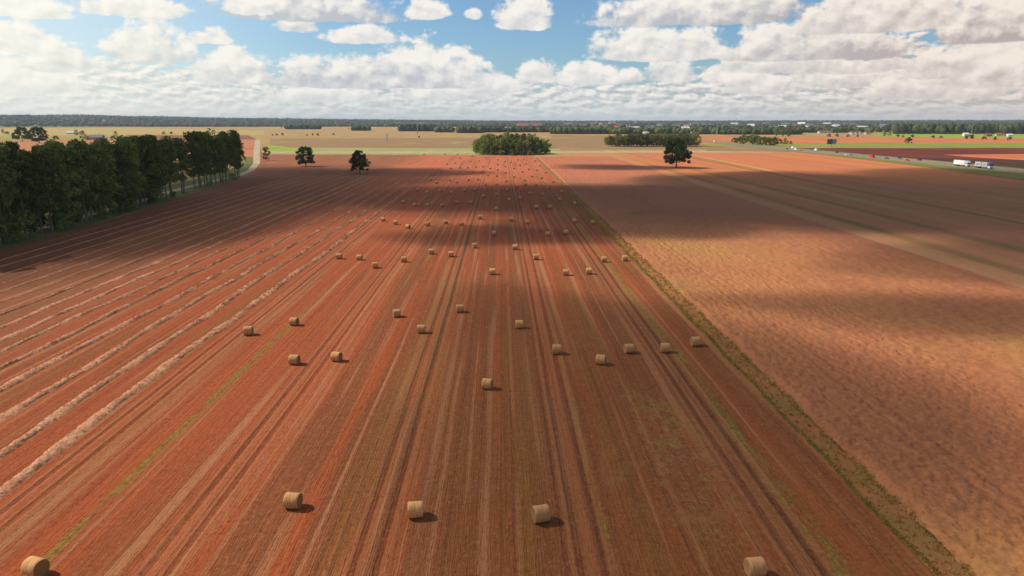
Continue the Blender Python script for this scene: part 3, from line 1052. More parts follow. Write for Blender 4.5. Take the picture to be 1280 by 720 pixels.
# the roadside row
ys = []
y = 158.0
while y < 409:
    gap = 303 < y < 313 or 322 < y < 334 or 388 < y < 398
    if not gap: ys.append(y)
    y += random.uniform(3.4, 4.8)
for n, y in enumerate(ys, 1):
    adj = 'tall tree with a bare lower trunk' if y > 290 else 'tall dark tree with leaves low down its trunk'
    (road_tree if y > 292 or random.random() < .45 else low_tree).put(row_x(y) + random.uniform(-.7, .7), y, random.uniform(1.0, 1.16), f'{adj}, {ordinal(n)} along the field edge row', 'tall trees in the roadside row')
y, n = 150.0, 0
while y < 300:
    n += 1
    low_tree.put(row_x(y) - random.uniform(4, 6 if n % 2 else 17), y, random.uniform(.96, 1.14), f'dark tree half hidden behind the roadside row, {ordinal(n)} from its near end', 'trees behind the roadside row')
    y += random.uniform(3.5, 6)
for n, (x, y, s) in enumerate([(-131.5, 186, .9), (-132, 205, .8), (-134, 232, .9), (-136.5, 252, .8), (-139.5, 276, .9), (-143, 302, .7), (-151.5, 392, 1.0), (-150, 372, .7), (-148, 352, .7)], 1):
    bush.put(x, y, s, f'low green bush at the foot of the roadside trees, {ordinal(n)} from the near end', 'bushes under the roadside trees')

# single trees in and around the stubble
x, y = g(333, 200.5); field_tree.put(x, y, .86, 'small round tree beside the pale gravel road')
x, y = g(382, 208); oak_tree.put(x, y, 1.0, 'dark tree in the stubble between the gravel road and the larger dark oak')
x, y = g(450, 217); oak_tree.put(x, y, 1.0, 'dark ragged oak alone in the stubble beside the bales')
x, y = g(845, 209.5); oak_tree.put(x, y, 1.45, 'broad spreading oak standing alone on the edge of the cloud shadow')

# the copse in the middle
n = 0
CP = []
for k in range(3000):
    a, q = random.uniform(0, 6.28), math.sqrt(random.random())
    x, y = 10.5 + 38 * q * math.cos(a), 712 + 30 * q * math.sin(a)
    if any(math.hypot(x - a_, y - b_) < 6.0 for a_, b_ in CP): continue
    CP.append((x, y))
    n += 1
    if n > 78: break
    near = y < 700
    edge_h = 1.12 - 0.42 * q * q
    kk = olive_tree if random.random() < .18 else copse_tree
    kk.put(x, y, edge_h * random.uniform(.84, 1.26), ('olive leafed' if kk is olive_tree else 'green') + f' tree of the round copse behind the bales, {ordinal(n)} of its {"front" if near else "inner"} trees', 'trees of the round copse')
for n, (px, py) in enumerate([(594, 191), (603, 193.6), (614, 194.2), (626, 194.4), (640, 194.6), (652, 194.6), (663, 194.3), (674, 193.8), (684, 192.6)], 1):
    x, y = g(px, py)
    bush.put(x, y, random.uniform(1.2, 1.9), f'leafy shrub along the front edge of the round copse, {ordinal(n)} from its roadside-row end', 'shrubs skirting the round copse')

# the long copse to its right
n = 0
for k in range(88):
    t = (k + random.random()) / 88
    x, y = g(762 + 112 * t, 183.6 - 0.2 * t)
    y += random.uniform(2, 38)
    n += 1
    kk = olive_tree if random.random() < .6 else copse_tree
    kk.put(x, y, random.uniform(.82, 1.05) * (.85 if t < .1 else 1), ('olive leafed' if kk is olive_tree else 'green') + f' tree in the long copse behind the lone oak, {ordinal(n)} of them', 'trees of the long copse')

# scrub by the highway
n = 0
for (px, py, s) in [(918, 178, 1.5), (924, 179, 1.9), (930, 180, 2.2), (937, 179, 2.4), (943, 180.5, 2.4), (950, 181, 2.2), (957, 181.5, 1.9), (963, 181.6, 2.1), (968, 181.8, 2.3), (940, 176, 2.4), (930, 175.5, 2.0),
                    (948, 177, 2.0), (921, 178.6, 1.7), (934, 178.2, 2.2), (955, 178.8, 2.0), (961, 179.8, 2.0), (945, 178.6, 2.3), (927, 176.8, 1.9), (975, 179.5, 1.3), (981, 180, 1.6), (988, 180.5, 1.0)]:
    n += 1
    x, y = g(px, py)
    bush.put(x, y, s * 1.35, f'bright green bush in the thicket beside the highway, {ordinal(n)} coming from the copse', 'bushes of the highway thicket')
# hedge dots and farm trees
FAR = [  # px, py(base), height m, kind, label
    (28, 177, 23, 'o', 'big round tree beyond the roadside row, first of a pair by the farm'),
    (49, 179, 24, 'o', 'big round tree beyond the roadside row, second of a pair by the farm'),
    (4, 167, 14, 'f', 'slender far tree beside a small dark shed'),
    (9, 168, 8, 'b', 'low dark bush at the foot of the slender far tree'),
    (70, 175, 8, 'b', 'low round bush between the paired trees and the farm'),
    (96, 170, 15, 'f', 'dark narrow tree behind the white farmhouse'),
    (104, 175, 17, 'f', 'olive tree between the farmhouse and the grey barn'),
    (109, 176, 11, 'f', 'small tree next to the grey barn'),
    (145, 171, 13, 'f', 'lone dark tree past the grey barn'),
    (142, 175, 8, 'b', 'low bush below the lone dark tree'),
    (150, 175.5, 7, 'b', 'flat bush beside the farm lane'),
    (205, 168, 8, 'b', 'first bush of the low hedge on the yellow field'),
    (214, 168, 7, 'b', 'second bush of the low hedge on the yellow field'),
    (230, 168.5, 9, 'f', 'small tree standing between two field hedges'),
    (238, 169, 6, 'b', 'small bush next to the hedge tree'),
    (251, 170, 12, 'f', 'shorter tree of the far field clump'),
    (262, 171, 19, 'f', 'tallest tree of the far field clump'),
    (268, 170.5, 16, 'f', 'narrow tree of the far field clump'),
    (275, 169.5, 9, 'f', 'low tree ending the far field clump'),
    (284, 169.3, 6, 'b', 'small bush after the far field clump'),
    (298, 169.3, 6, 'b', 'dark bush on the gold field before the gravel road'),
    (341, 169.5, 4, 'b', 'tiny bush on the gold field past the gravel road end'),
    (346, 169.5, 5, 'b', 'second tiny bush on the gold field past the gravel road end'),
    (353, 169.5, 6, 'b', 'rounder tiny bush on the gold field'),
    (384, 169.5, 4, 'b', 'flat tiny bush above the first dark stubble tree'),
    (391, 169.5, 5, 'b', 'tiny bush in the middle of the gold field line'),
    (397, 169.5, 6, 'b', 'bushier tiny shrub in the gold field line'),
    (417, 169, 5, 'b', 'last tiny bush of the gold field line'),
    (352, 160.5, 14, 'f', 'small dark tree before the far wood'),
    (436, 162, 10, 'f', 'small tree in the pale gap of the far wood'),
    (524, 172.3, 4, 'b', 'dark bush below the tall thin mast'),
    (1135, 179, 9, 'b', 'brownish bush alone between orange and green fields'),
    (1105, 170.5, 16, 'f', 'dark tree beside the far red roofs'),
    (1112, 170.5, 13, 'f', 'dark bushy tree beside the dark far tree'),
    (978, 171, 22, 'f', 'tall dark tree between town and highway thicket'),
    (986, 171, 20, 'f', 'second tall dark tree between town and highway thicket'),
    (971, 170.5, 18, 'f', 'lower dark tree before the town edge'),
    (1046, 168, 18, 'f', 'dark tree behind the roadside billboard'),
    (899, 168, 20, 'f', 'reddish dark tree by the lattice mast'),
    (880, 168, 17, 'f', 'dark tree at the end of the long copse'),
    (870, 168, 16, 'f', 'dark tree above the long copse'),
    (1214, 173.5, 9, 'b', 'dark shrub in the middle of the pale green field'),
    (1208, 173.5, 7, 'b', 'low shrub beside the dark field shrub'),
    (1230, 174.5, 6, 'b', 'flat shrub on the pale green field edge'),
    (1244, 175, 6, 'b', 'round shrub on the pale green field edge'),
    (1262, 175.3, 6, 'b', 'long shrub on the pale green field edge'),
    (1166, 173, 6, 'b', 'first shrub along the pale green field'),
    (1176, 173, 5, 'b', 'second shrub along the pale green field'),
    (1140, 172, 6, 'b', 'shrub between pale green field and orange field'),
    (1129, 171.6, 5, 'b', 'little shrub near the corner of the pale green field'),
    (1122, 171.4, 6, 'b', 'shrub at the corner of the pale green field'),
    (1036, 171, 7, 'b', 'shrub on the tan field behind the billboard'),
    (1046, 171, 6, 'b', 'low shrub on the tan field behind the billboard'),
    (1060, 171, 6, 'b', 'round shrub on the tan field past the billboard'),
    (1072, 171, 5, 'b', 'small shrub on the tan field past the billboard'),
]
for (px, py, hh, kd, lab) in FAR:
    x, y = g(px, py)
    if kd == 'o': oak_tree.put(x, y, hh / 14, lab)
    elif kd == 'f': field_tree.put(x, y, hh / 14, lab)
    else: dark_bush.put(x, y, hh / 4 * 1.1, lab)


# ---------------------------------------------------------------- far woods and hills
def ico(sub):
    import bmesh
    bm = bmesh.new()
    bmesh.ops.create_icosphere(bm, subdivisions=sub, radius=1.0)
    v = np.array([x.co[:] for x in bm.verts]); f = np.array([[q.index for q in x.verts] for x in bm.faces])
    bm.free()
    return v, f


IV2, IF2 = ico(2)
IV1, IF1 = ico(1)


def wood(name, pts, label=None, fine=True, mat='farleaf'):
    """pts: (x, y, z, radius, height) per crown; every crown an uneven lump"""
    pts = np.array(pts)
    IV, IF = (IV2, IF2) if fine else (IV1, IF1)
    n = len(pts)
    nv = len(IV)
    jit = 1 + (rng.random((n, nv, 1)) - .5) * 0.55
    v = IV[None] * jit * pts[:, None, [3, 3, 4]] * np.array([1, 1, .5])
    v[:, :, 2] += pts[:, None, 4] * .5
    v += pts[:, None, :3]
    f = (IF[None] + (np.arange(n) * nv)[:, None, None]).reshape(-1, 3)
    o = obj(name, mesh_of(name, v.reshape(-1, 3), f, M[mat]))
    return prop(o, label, kind='stuff')


def hill_h(az_deg):             # height of the far rise along the horizon, metres
    a = [-60, -36, -30, -26, -22, -16, -8, 0, 10, 20, 28, 36, 60]
    h = [86, 84, 80, 70, 60, 50, 38, 28, 26, 28, 30, 30, 30]
    return float(np.interp(az_deg, a, h))


def build_hills():
    naz = 161
    azs = np.linspace(-60, 60, naz)
    rad = [4800, 5300, 6000, 7000, 9000, 12000, 13800]
    prof = [0, .12, .35, .75, 1.0, .9, 0.0]
    v = []
    for rr, p_ in zip(rad, prof):
        for a in azs:
            hh = hill_h(a) * p_ * (1 + .10 * math.sin(a * .9 + rr * .002) + .06 * math.sin(a * 2.3 + rr * .004))
            v.append((rr * math.sin(R(a)), rr * math.cos(R(a)), hh - .5))
    f = [(i * naz + k, i * naz + k + 1, (i + 1) * naz + k + 1, (i + 1) * naz + k) for i in range(len(rad) - 1) for k in range(naz - 1)]
    prop(obj('hills', mesh_of('hills', v, f, M['roughgrass'], True)), kind='structure')
    pts = []
    for k in range(16000):
        a = random.uniform(-42, 44)
        t = random.random()
        rr = 5000 + 5600 * t
        p_ = float(np.interp(rr, rad, prof))
        # open land between the woods
        c = math.sin(a * .8 + rr * .0017) + math.sin(a * .37 - rr * .0011 + 2)
        if c < -0.9 and rr < 6600 and a > -20: continue
        hh = hill_h(a) * p_ * (1 + .10 * math.sin(a * .9 + rr * .002) + .06 * math.sin(a * 2.3 + rr * .004))
        s = random.uniform(.8, 1.3)
        pts.append((rr * math.sin(R(a)), rr * math.cos(R(a)), hh - 2, 17 * s, 17 * s))
    wood('far_forest', pts, 'blue green woods covering the low hills along the horizon', False, 'hillleaf')


build_hills()


def belt(name, px0, px1, pyb, depth, h, n, label, rad=7.0):
    pts = []
    for k in range(n):
        t = (k + random.random()) / n
        x, y = g(px0 + (px1 - px0) * t, pyb)
        d = Vector((x, y)).normalized()
        q = random.random() * depth
        s = random.uniform(.75, 1.2)
        pts.append((x + d.x * q, y + d.y * q, -.5, rad * s * random.uniform(.8, 1.2), h * s))
    return wood(name, pts, label)


belt('wood', 90, 330, 158.6, 500, 18, 420, 'dark wood along the far edge of the yellow fields', 12)
belt('wood', 358, 400, 161.6, 120, 17, 110, 'low dark wood beyond the gold field')
belt('wood', 330, 500, 158.4, 600, 18, 380, 'far wood behind the gold field', 11)
belt('wood', 441, 462, 163.4, 60, 16, 60, 'small dark spinney beyond the gold field')
belt('wood', 500, 546, 164.2, 160, 20, 160, 'green wood beyond the gold field next to the thin mast')
belt('wood', 545, 566, 165.5, 60, 16, 70, 'dark spinney beyond the gold field past the thin mast')
belt('wood', 572, 604, 166.4, 60, 17, 90, 'dark row of firs beyond the gold field')
belt('wood', 470, 660, 158.6, 900, 20, 460, 'far wood above the round copse', 12)
belt('wood', 604, 700, 165.5, 90, 15, 160, 'wood behind the round copse')
belt('wood', 690, 768, 167.6, 90, 16, 190, 'green wood edging the pinkish field')
belt('wood', 768, 900, 168.0, 200, 15, 200, 'green trees between the long copse and the town', 7)
belt('wood', 900, 1000, 168.4, 120, 14, 120, 'green trees at the town edge behind the thicket')
belt('wood', 1000, 1090, 166.0, 200, 14, 130, 'trees among the houses beyond the tan field')
belt('wood', 1118, 1500, 167.6, 450, 24, 900, 'dense dark wood behind the pale green field', 8)
belt('wood', 905, 1120, 160.5, 900, 17, 420, 'far trees beyond the town', 11)


# ---------------------------------------------------------------- buildings
def plain(name, col, rough=0.8, metal=0.0, spec=0.3):
    m, b = new_mat(name)
    n = nz(coords('Object'), 1.3, 3.0, 0.6)
    setc(b, mix(ss(n, .35, .65) * .5, col, tuple(c * .86 for c in col)))
    b.inputs['Roughness'].default_value = rough
    b.inputs['Metallic'].default_value = metal
    b.inputs['Specular IOR Level'].default_value = spec
    return m


M['white'] = plain('white_render', (.74, .72, .68))
M['cream'] = plain('cream_render', (.62, .54, .42))
M['brick'] = plain('red_brick', (.34, .15, .10))
M['greywall'] = plain('grey_panel', (.34, .34, .35))
M['redroof'] = plain('red_tile', (.36, .10, .07))
M['greyroof'] = plain('grey_roof', (.20, .20, .21))
M['whiteroof'] = plain('white_sheet_roof', (.76, .75, .72))
M['brownroof'] = plain('brown_roof', (.18, .11, .08))
M['glass'] = plain('dark_glass', (.03, .04, .05), .15, 0, .6)
M['steel'] = plain('galvanised_steel', (.42, .43, .44), .5, .4)
M['blackish'] = plain('dark_rubber', (.03, .03, .03), .8)


def house(px, py, w, d, h, wall, roof, label, rz=0.0, flat=False, group=None, rh=None):
    x, y = g(px, py)
    root = empty('house' if not flat else 'flat_roofed_building', (x, y, 0), rz, label, 'house' if not flat else 'building', group)
    MB().box(-w / 2, w / 2, -d / 2, d / 2, -.3, h).build('wall', M[wall], root)
    if flat:
        MB().box(-w / 2 - .3, w / 2 + .3, -d / 2 - .3, d / 2 + .3, h + .003, h + .7).build('roof', M[roof], root)
    else:
        r2 = rh or d * .38
        o = .5
        MB().prism([(-d / 2 - o, h - .2), (0, h + r2), (d / 2 + o, h - .2), (d / 2 + o, h - .45), (-d / 2 - o, h - .45)], -w / 2 - o, w / 2 + o).build('roof', M[roof], root)
        c = MB().box(w * .2, w * .2 + .8, -.4, .4, h, h + r2 + 1.0).build('chimney', M['brick'], root)
        # gable walls close the roof ends
    nw = max(2, int(w / 4))
    for k in range(min(nw, 8)):
        xw = -w / 2 + w * (k + .5) / min(nw, 8)
        for zf in range(1 if h < 6 else min(3, int(h / 3))):
            MB().box(xw - .6, xw + .6, -d / 2 - .04, -d / 2 + .02, 1 + zf * 3, 2.4 + zf * 3).build('window', M['glass'], root)
    return root


house(90, 167.6, 22, 10, 4, 'white', 'whiteroof', 'white farmhouse with a pale roof beyond the roadside row', .2)
house(121, 174.6, 24, 12, 4.5, 'greywall', 'greyroof', 'long grey barn among bushes at the farm', .1)
house(130, 173.6, 8, 6, 2.6, 'white', 'whiteroof', 'small white shed beside the grey barn', .1)
house(243, 173.4, 9, 7, 3, 'white', 'redroof', 'tiny white cottage near the far field clump', .3)
house(250, 173.2, 11, 7, 3, 'cream', 'brownroof', 'tiny cream cottage near the far field clump', -.2)
house(20, 156.4, 44, 16, 7, 'white', 'whiteroof', 'white hall at the foot of the wooded hills', 0)
house(48, 157.4, 20, 14, 8, 'white', 'greyroof', 'pale house in front of the wooded hills', .2)
house(60, 158.4, 50, 18, 6, 'white', 'whiteroof', 'long white barn in front of the wooded hills', 0)
house(285, 157.4, 26, 14, 6, 'white', 'redroof', 'small white house before the far wood', .2)
house(548, 157.0, 70, 30, 9, 'white', 'whiteroof', 'big white hall in the far woods past the thin mast', 0, True)
house(661, 160.0, 130, 40, 11, 'brick', 'redroof', 'long low building with a bright red roof behind the copse', 0, False, None, 14)
house(651, 161, 14, 12, 9, 'white', 'whiteroof', 'white block at the end of the red roofed building', 0, True)
house(751, 158, 16, 16, 24, 'white', 'whiteroof', 'tall white tower block rising over the town', 0, True)
house(779, 162.6, 70, 26, 8, 'white', 'whiteroof', 'long white warehouse between two masts', 0, True)
house(779, 166.4, 52, 12, 4, 'cream', 'palestraw' if False else 'whiteroof', 'low cream shed in front of the long white warehouse', 0, True)
house(754, 167.5, 12, 8, 7, 'white', 'greyroof', 'pale narrow house at the edge of the wood', .3)
house(807, 168.6, 14, 9, 5, 'white', 'whiteroof', 'white gabled house peeping over the long copse', .6)
house(854, 165.6, 24, 12, 6, 'white', 'whiteroof', 'bright white hall above the long copse', 0, True)
house(868, 168.5, 18, 10, 7, 'greywall', 'greyroof', 'blue grey hall behind the long copse', 0, True)
house(873, 165.0, 18, 10, 5, 'white', 'whiteroof', 'white roofed shed behind the blue grey hall', 0, True)
house(890, 165.0, 18, 10, 5, 'greywall', 'whiteroof', 'pale roofed shed beside the lattice mast', 0, True)
house(934, 165.6, 60, 16, 6, 'brick', 'brownroof', 'long brown roofed barn before the town', 0)
house(1049, 158.6, 34, 14, 12, 'white', 'whiteroof', 'big white block standing out in the town', 0, True)
house(1064, 168, 13, 9, 6, 'white', 'redroof', 'white gabled house, first in the red roofed row', .8)
house(1069, 168, 12, 9, 6, 'white', 'redroof', 'white gabled house, second in the red roofed row', .8)
house(1074, 168, 12, 9, 6, 'white', 'greyroof', 'white gabled house, last in the red roofed row', .8)
house(1084, 167.8, 14, 9, 5, 'cream', 'brownroof', 'cream cottage beside the dark far tree', .2)
house(1027, 166.4, 20, 10, 5, 'white', 'brownroof', 'white farmhouse with brown roof by the tan field', .1)
house(1036, 166.4, 16, 10, 5, 'white', 'brownroof', 'smaller white farmhouse with brown roof by the tan field', .1)
house(1207, 170, 11, 8, 4.5, 'white', 'whiteroof', 'white cottage before the dense dark wood', 0)
house(1235, 170.5, 13, 8, 4, 'brick', 'redroof', 'red brick farmhouse before the dense dark wood', .1)
house(1248, 169.8, 12, 8, 4, 'cream', 'redroof', 'cream farmhouse with a red roof beside the dense wood', -.2)
house(1256, 170.2, 9, 7, 3.5, 'brick', 'redroof', 'small red brick cottage beside the dense wood', .3)
house(1262, 170.6, 11, 7, 3.5, 'white', 'whiteroof', 'little white shed on the pale green field', 0)
wallc = ['white', 'cream', 'white', 'white', 'greywall']
roofc = ['greyroof', 'redroof', 'whiteroof', 'brownroof', 'greyroof']
adjw = {'white': 'white', 'cream': 'cream', 'brick': 'brick', 'greywall': 'grey'}
adjr = {'greyroof': 'grey', 'redroof': 'red', 'whiteroof': 'pale', 'brownroof': 'brown'}
n = 0
for k in range(150):
    px = random.uniform(690, 1125)
    py = 154.6 + 11 * random.random() ** 1.6
    if px < 770 and py > 163: continue
    if 860 < px and py > 163.5: continue
    n += 1
    sc = 1.15 + (28097 / (py - 152)) / 4500
    wl, rf = random.choice(wallc), random.choice(roofc)
    fl = random.random() < .3
    where = 'near the white tower block' if px < 800 else 'above the long copse' if px < 880 else 'behind the highway thicket' if px < 990 else 'by the red roofed row'
    house(px, py, random.uniform(12, 26) * sc, random.uniform(9, 13) * sc, random.uniform(4.5, 8) * sc, wl, rf,
          f'{adjw[wl]} town house, {adjr[rf]} roof, {where}, {ordinal(n)} of town', random.uniform(-.8, .8), fl, 'houses of the distant town')
# trees standing between the town houses
tp = []
for k in range(1000):
    px = random.uniform(640, 1125)
    py = 154.0 + 11.5 * random.random() ** 1.5
    if px < 770 and py > 165: continue
    if 860 < px and py > 166: continue
    x, y = g(px, py)
    s = random.uniform(.6, 1.2) * (1 + y / 9000)
    tp.append((x, y, -.5, 7.0 * s, 13 * s))
wood('town_foliage', tp, 'garden and street trees among the distant town houses')


# ---------------------------------------------------------------- masts and pylons
def pylon(px, py, h, label, arms=True, w=None):
    x, y = g(px, py)
    w = w or h * .14
    root = empty('lattice_pylon' if arms else 'lattice_mast', (x, y, 0), 0, label, 'pylon' if arms else 'mast')
    mb = MB()
    t = 0.16 if h < 25 else 0.34
    lv = 6
    for sx in (-1, 1):
        for sy in (-1, 1):
            mb.tube((sx * w / 2, sy * w / 2, -.2), (sx * .35, sy * .35, h), t, t * .6, 5)
    for k in range(lv):
        z0, z1 = h * k / lv, h * (k + 1) / lv
        a0 = w / 2 + (.35 - w / 2) * k / lv
        a1 = w / 2 + (.35 - w / 2) * (k + 1) / lv
        for s_ in (-1, 1):
            mb.tube((-a0, s_ * a0, z0), (a1, s_ * a1, z1), t * .5, n=4)
            mb.tube((a0, s_ * a0, z0), (-a1, s_ * a1, z1), t * .5, n=4)
            mb.tube((s_ * a0, -a0, z0), (s_ * a1, a1, z1), t * .5, n=4)
            mb.tube((s_ * a0, a0, z0), (s_ * a1, -a1, z1), t * .5, n=4)
    mb.build('tower', M['steel'], root)
    if arms:
        for z, l in ((h * .70, h * .16), (h * .84, h * .12), (h * .96, h * .08)):
            MB().tube((-l, 0, z), (l, 0, z), t * .9, n=5).tube((-l, 0, z), (0, 0, z + h * .05), t * .5, n=4).tube((l, 0, z), (0, 0, z + h * .05), t * .5, n=4).build('cross_arm', M['steel'], root)
    else:
        MB().tube((0, 0, h), (0, 0, h * 1.12), .12, .05, 5).build('antenna', M['steel'], root)
    return root


pylon(484, 176, 12, 'short lattice pylon standing in the brown field', True, 2.2)
pylon(522, 168.4, 32, 'tall thin mast beyond the gold field', False, 2.0)
pylon(560, 162, 40, 'faint far mast in the woods beyond the gold field', False)
pylon(671, 164.5, 24, 'thin mast beside the red roofed building', False)
pylon(764, 163, 26, 'first lattice mast by the long white warehouse', False)
pylon(790, 166, 26, 'lattice mast just past the long white warehouse', True)
pylon(896, 168.5, 28, 'stout lattice mast with arms before the town', True, 2.6)
pylon(902, 167, 24, 'slighter lattice mast beside the stout one', False)
pylon(920, 158, 62, 'highest far mast rising above the horizon', False)
pylon(1214, 168, 22, 'lattice mast before the dense dark wood', True)


# ---------------------------------------------------------------- billboard
x, y = g(1039, 184.5)
root = empty('billboard', (x, y, 0), R(14), 'two faced blue grey billboard on one thick post beside the highway', 'billboard')
M['bbblue'] = plain('dark_blue_poster', (.08, .11, .20), .5)
M['bbgrey'] = plain('grey_blue_poster', (.24, .30, .42), .5)
MB().tube((0, 0, -.3), (0, 0, 5.2), .55, .45, 12).build('post', M['greywall'], root)
pf = MB()
pf.add([(-7.6, -1.2, 4.6), (-.2, -2.0, 4.6), (-.2, -1.4, 4.6), (-7.6, -.6, 4.6), (-7.6, -1.2, 10.6), (-.2, -2.0, 10.6), (-.2, -1.4, 10.6), (-7.6, -.6, 10.6)],
       [(0, 3, 2, 1), (4, 5, 6, 7), (0, 1, 5, 4), (2, 3, 7, 6), (0, 4, 7, 3), (1, 2, 6, 5)])
pf.build('panel', M['bbblue'], root)
pf = MB()
pf.add([(.2, -2.0, 4.6), (7.6, .6, 4.6), (7.6, 1.2, 4.6), (.2, -1.4, 4.6), (.2, -2.0, 10.6), (7.6, .6, 10.6), (7.6, 1.2, 10.6), (.2, -1.4, 10.6)],
       [(0, 3, 2, 1), (4, 5, 6, 7), (0, 1, 5, 4), (2, 3, 7, 6), (0, 4, 7, 3), (1, 2, 6, 5)])
pf.build('panel', M['bbgrey'], root)
MB().box(-7.0, 7.0, -.3, .1, 4.3, 4.55).build('walkway', M['steel'], root)


# ---------------------------------------------------------------- vehicles (front towards -Y)
def paint(name, col): return plain(name, col, .35, 0, .5)


M['p_white'] = paint('white_paint', (.78, .78, .77))
M['p_blue'] = paint('blue_paint', (.05, .09, .36))
M['p_red'] = paint('red_paint', (.62, .03, .03))
M['p_dark'] = paint('dark_paint', (.05, .05, .06))
M['p_grey'] = paint('grey_paint', (.32, .33, .35))
M['curtain'] = plain('grey_curtain', (.60, .57, .54), .7)
M['curtain_white'] = plain('pale_pink_white_curtain', (.80, .77, .75), .7)


def wheels(root, spots, r_, wd):
    for (x, y) in spots:
        w_ = MB().tube((x - wd / 2, y, r_), (x + wd / 2, y, r_), r_, r_, 14).build('wheel', M['blackish'], root)
        s_ = 1 if x > 0 else -1
        MB().tube((x + s_ * (wd / 2), y, r_), (x + s_ * (wd / 2 + .02), y, r_), r_ * .55, r_ * .5, 10).build('rim', M['steel'], w_)


def lorry(loc, rz, label, cabmat, topmat, boxmat, two=False, hl=3.1):
    root = empty('lorry', loc, rz, label, 'lorry')
    MB().box(-.9, .9, -7.2, 7.8, .85, 1.15).build('chassis', M['blackish'], root)
    if two:
        b1 = MB().box(-1.28, 1.28, -3.9, 1.6, 1.2, 1.2 + hl, .06).build('box_body', M[boxmat], root)
        b2 = MB().box(-1.28, 1.28, 2.3, 8.6, 1.2, 1.2 + hl, .06).build('trailer_body', M[boxmat], root)
        for (bx, ya, yb) in ((b1, -3.3, 1.0), (b2, 3.0, 7.9)):
            for s_ in (-1, 1):
                MB().box(s_ * 1.30 - .015, s_ * 1.30 + .015, ya + .6, yb - .6, 2.2, 3.3).build('side_print', M['greywall'], bx)
    else:
        MB().box(-1.28, 1.28, -3.9, 8.6, 1.2, 1.2 + hl, .06).build('trailer_body', M[boxmat], root)
        MB().box(-1.24, 1.24, 8.62, 8.7, .7, 1.15).build('rear_bumper', M['blackish'], root)
    cab = MB().prism([(-6.9, .55), (-4.6, .55), (-4.6, 2.1), (-6.95, 2.1)], -1.22, 1.22).build('cab', M[cabmat], root)
    MB().prism([(-6.95, 2.105), (-4.6, 2.105), (-4.6, 3.7), (-6.3, 3.7), (-6.75, 3.0)], -1.2, 1.2).build('cab_top', M[topmat], root)
    MB().prism([(-6.98, 2.15), (-6.96, 2.15), (-6.78, 2.95), (-6.80, 2.95)], -1.1, 1.1).build('windscreen', M['glass'], root)
    MB().prism([(-6.1, 3.705), (-4.7, 3.705), (-4.7, 4.2), (-5.2, 4.2)], -1.1, 1.1).build('wind_deflector', M[topmat], root)
    for s_ in (-1, 1):
        MB().box(s_ * 1.21 - .02, s_ * 1.21 + .02, -6.3, -5.3, 2.2, 2.95).build('side_window', M['glass'], root)
        MB().box(s_ * .85 - .18, s_ * .85 + .18, -6.99, -6.9, .9, 1.1).build('headlight', M['whiteroof'], root)
        MB().box(s_ * 1.42 - .08, s_ * 1.42 + .08, -6.9, -6.8, 2.3, 2.9).build('mirror', M['blackish'], root)
    wheels(root, [(s_ * 1.05, yy) for s_ in (-1, 1) for yy in (-5.6, -2.4, 5.0, 6.3, 7.6)], .5, .32)
    return root


def car(loc, rz, label, mat, kind='car'):
    root = empty('car' if kind == 'car' else 'van', loc, rz, label, kind)
    if kind == 'car':
        MB().prism([(-2.2, .35), (2.15, .35), (2.2, .9), (1.5, .98), (-1.0, .98), (-2.1, .82)], -.88, .88).build('body', M[mat], root)
        MB().prism([(-1.0, .985), (1.55, .985), (1.1, 1.44), (-.35, 1.44)], -.76, .76).build('cabin_glass', M['glass'], root)
        MB().prism([(-.35, 1.445), (1.1, 1.445), (1.0, 1.5), (-.25, 1.5)], -.74, .74).build('roof', M[mat], root)
        wh = [(s_ * .8, yy) for s_ in (-1, 1) for yy in (-1.35, 1.35)]
        wheels(root, wh, .32, .2)
    else:
        MB().prism([(-2.9, .4), (2.9, .4), (2.9, 2.6), (-1.5, 2.6), (-2.2, 1.6), (-2.9, 1.3)], -1.0, 1.0).build('body', M[mat], root)
        MB().prism([(-2.22, 1.62), (-2.20, 1.60), (-1.6, 2.45), (-1.63, 2.47)], -.9, .9).build('windscreen', M['glass'], root)
        wheels(root, [(s_ * .92, yy) for s_ in (-1, 1) for yy in (-1.9, 1.9)], .36, .22)
    for s_ in (-1, 1):
        MB().box(s_ * .6 - .15, s_ * .6 + .15, -2.93 if kind != 'car' else -2.19, -2.86 if kind != 'car' else -2.1, .7, .84).build('headlight', M['whiteroof'], root)
    return root


ZR = 0.18


def lane(px, py, near):         # place on the carriageway under a point of the photograph
    x, y = g(px, py)
    y = y * ((337.5 if near else 352.5) / x)
    return (337.5 if near else 352.5, y, ZR)


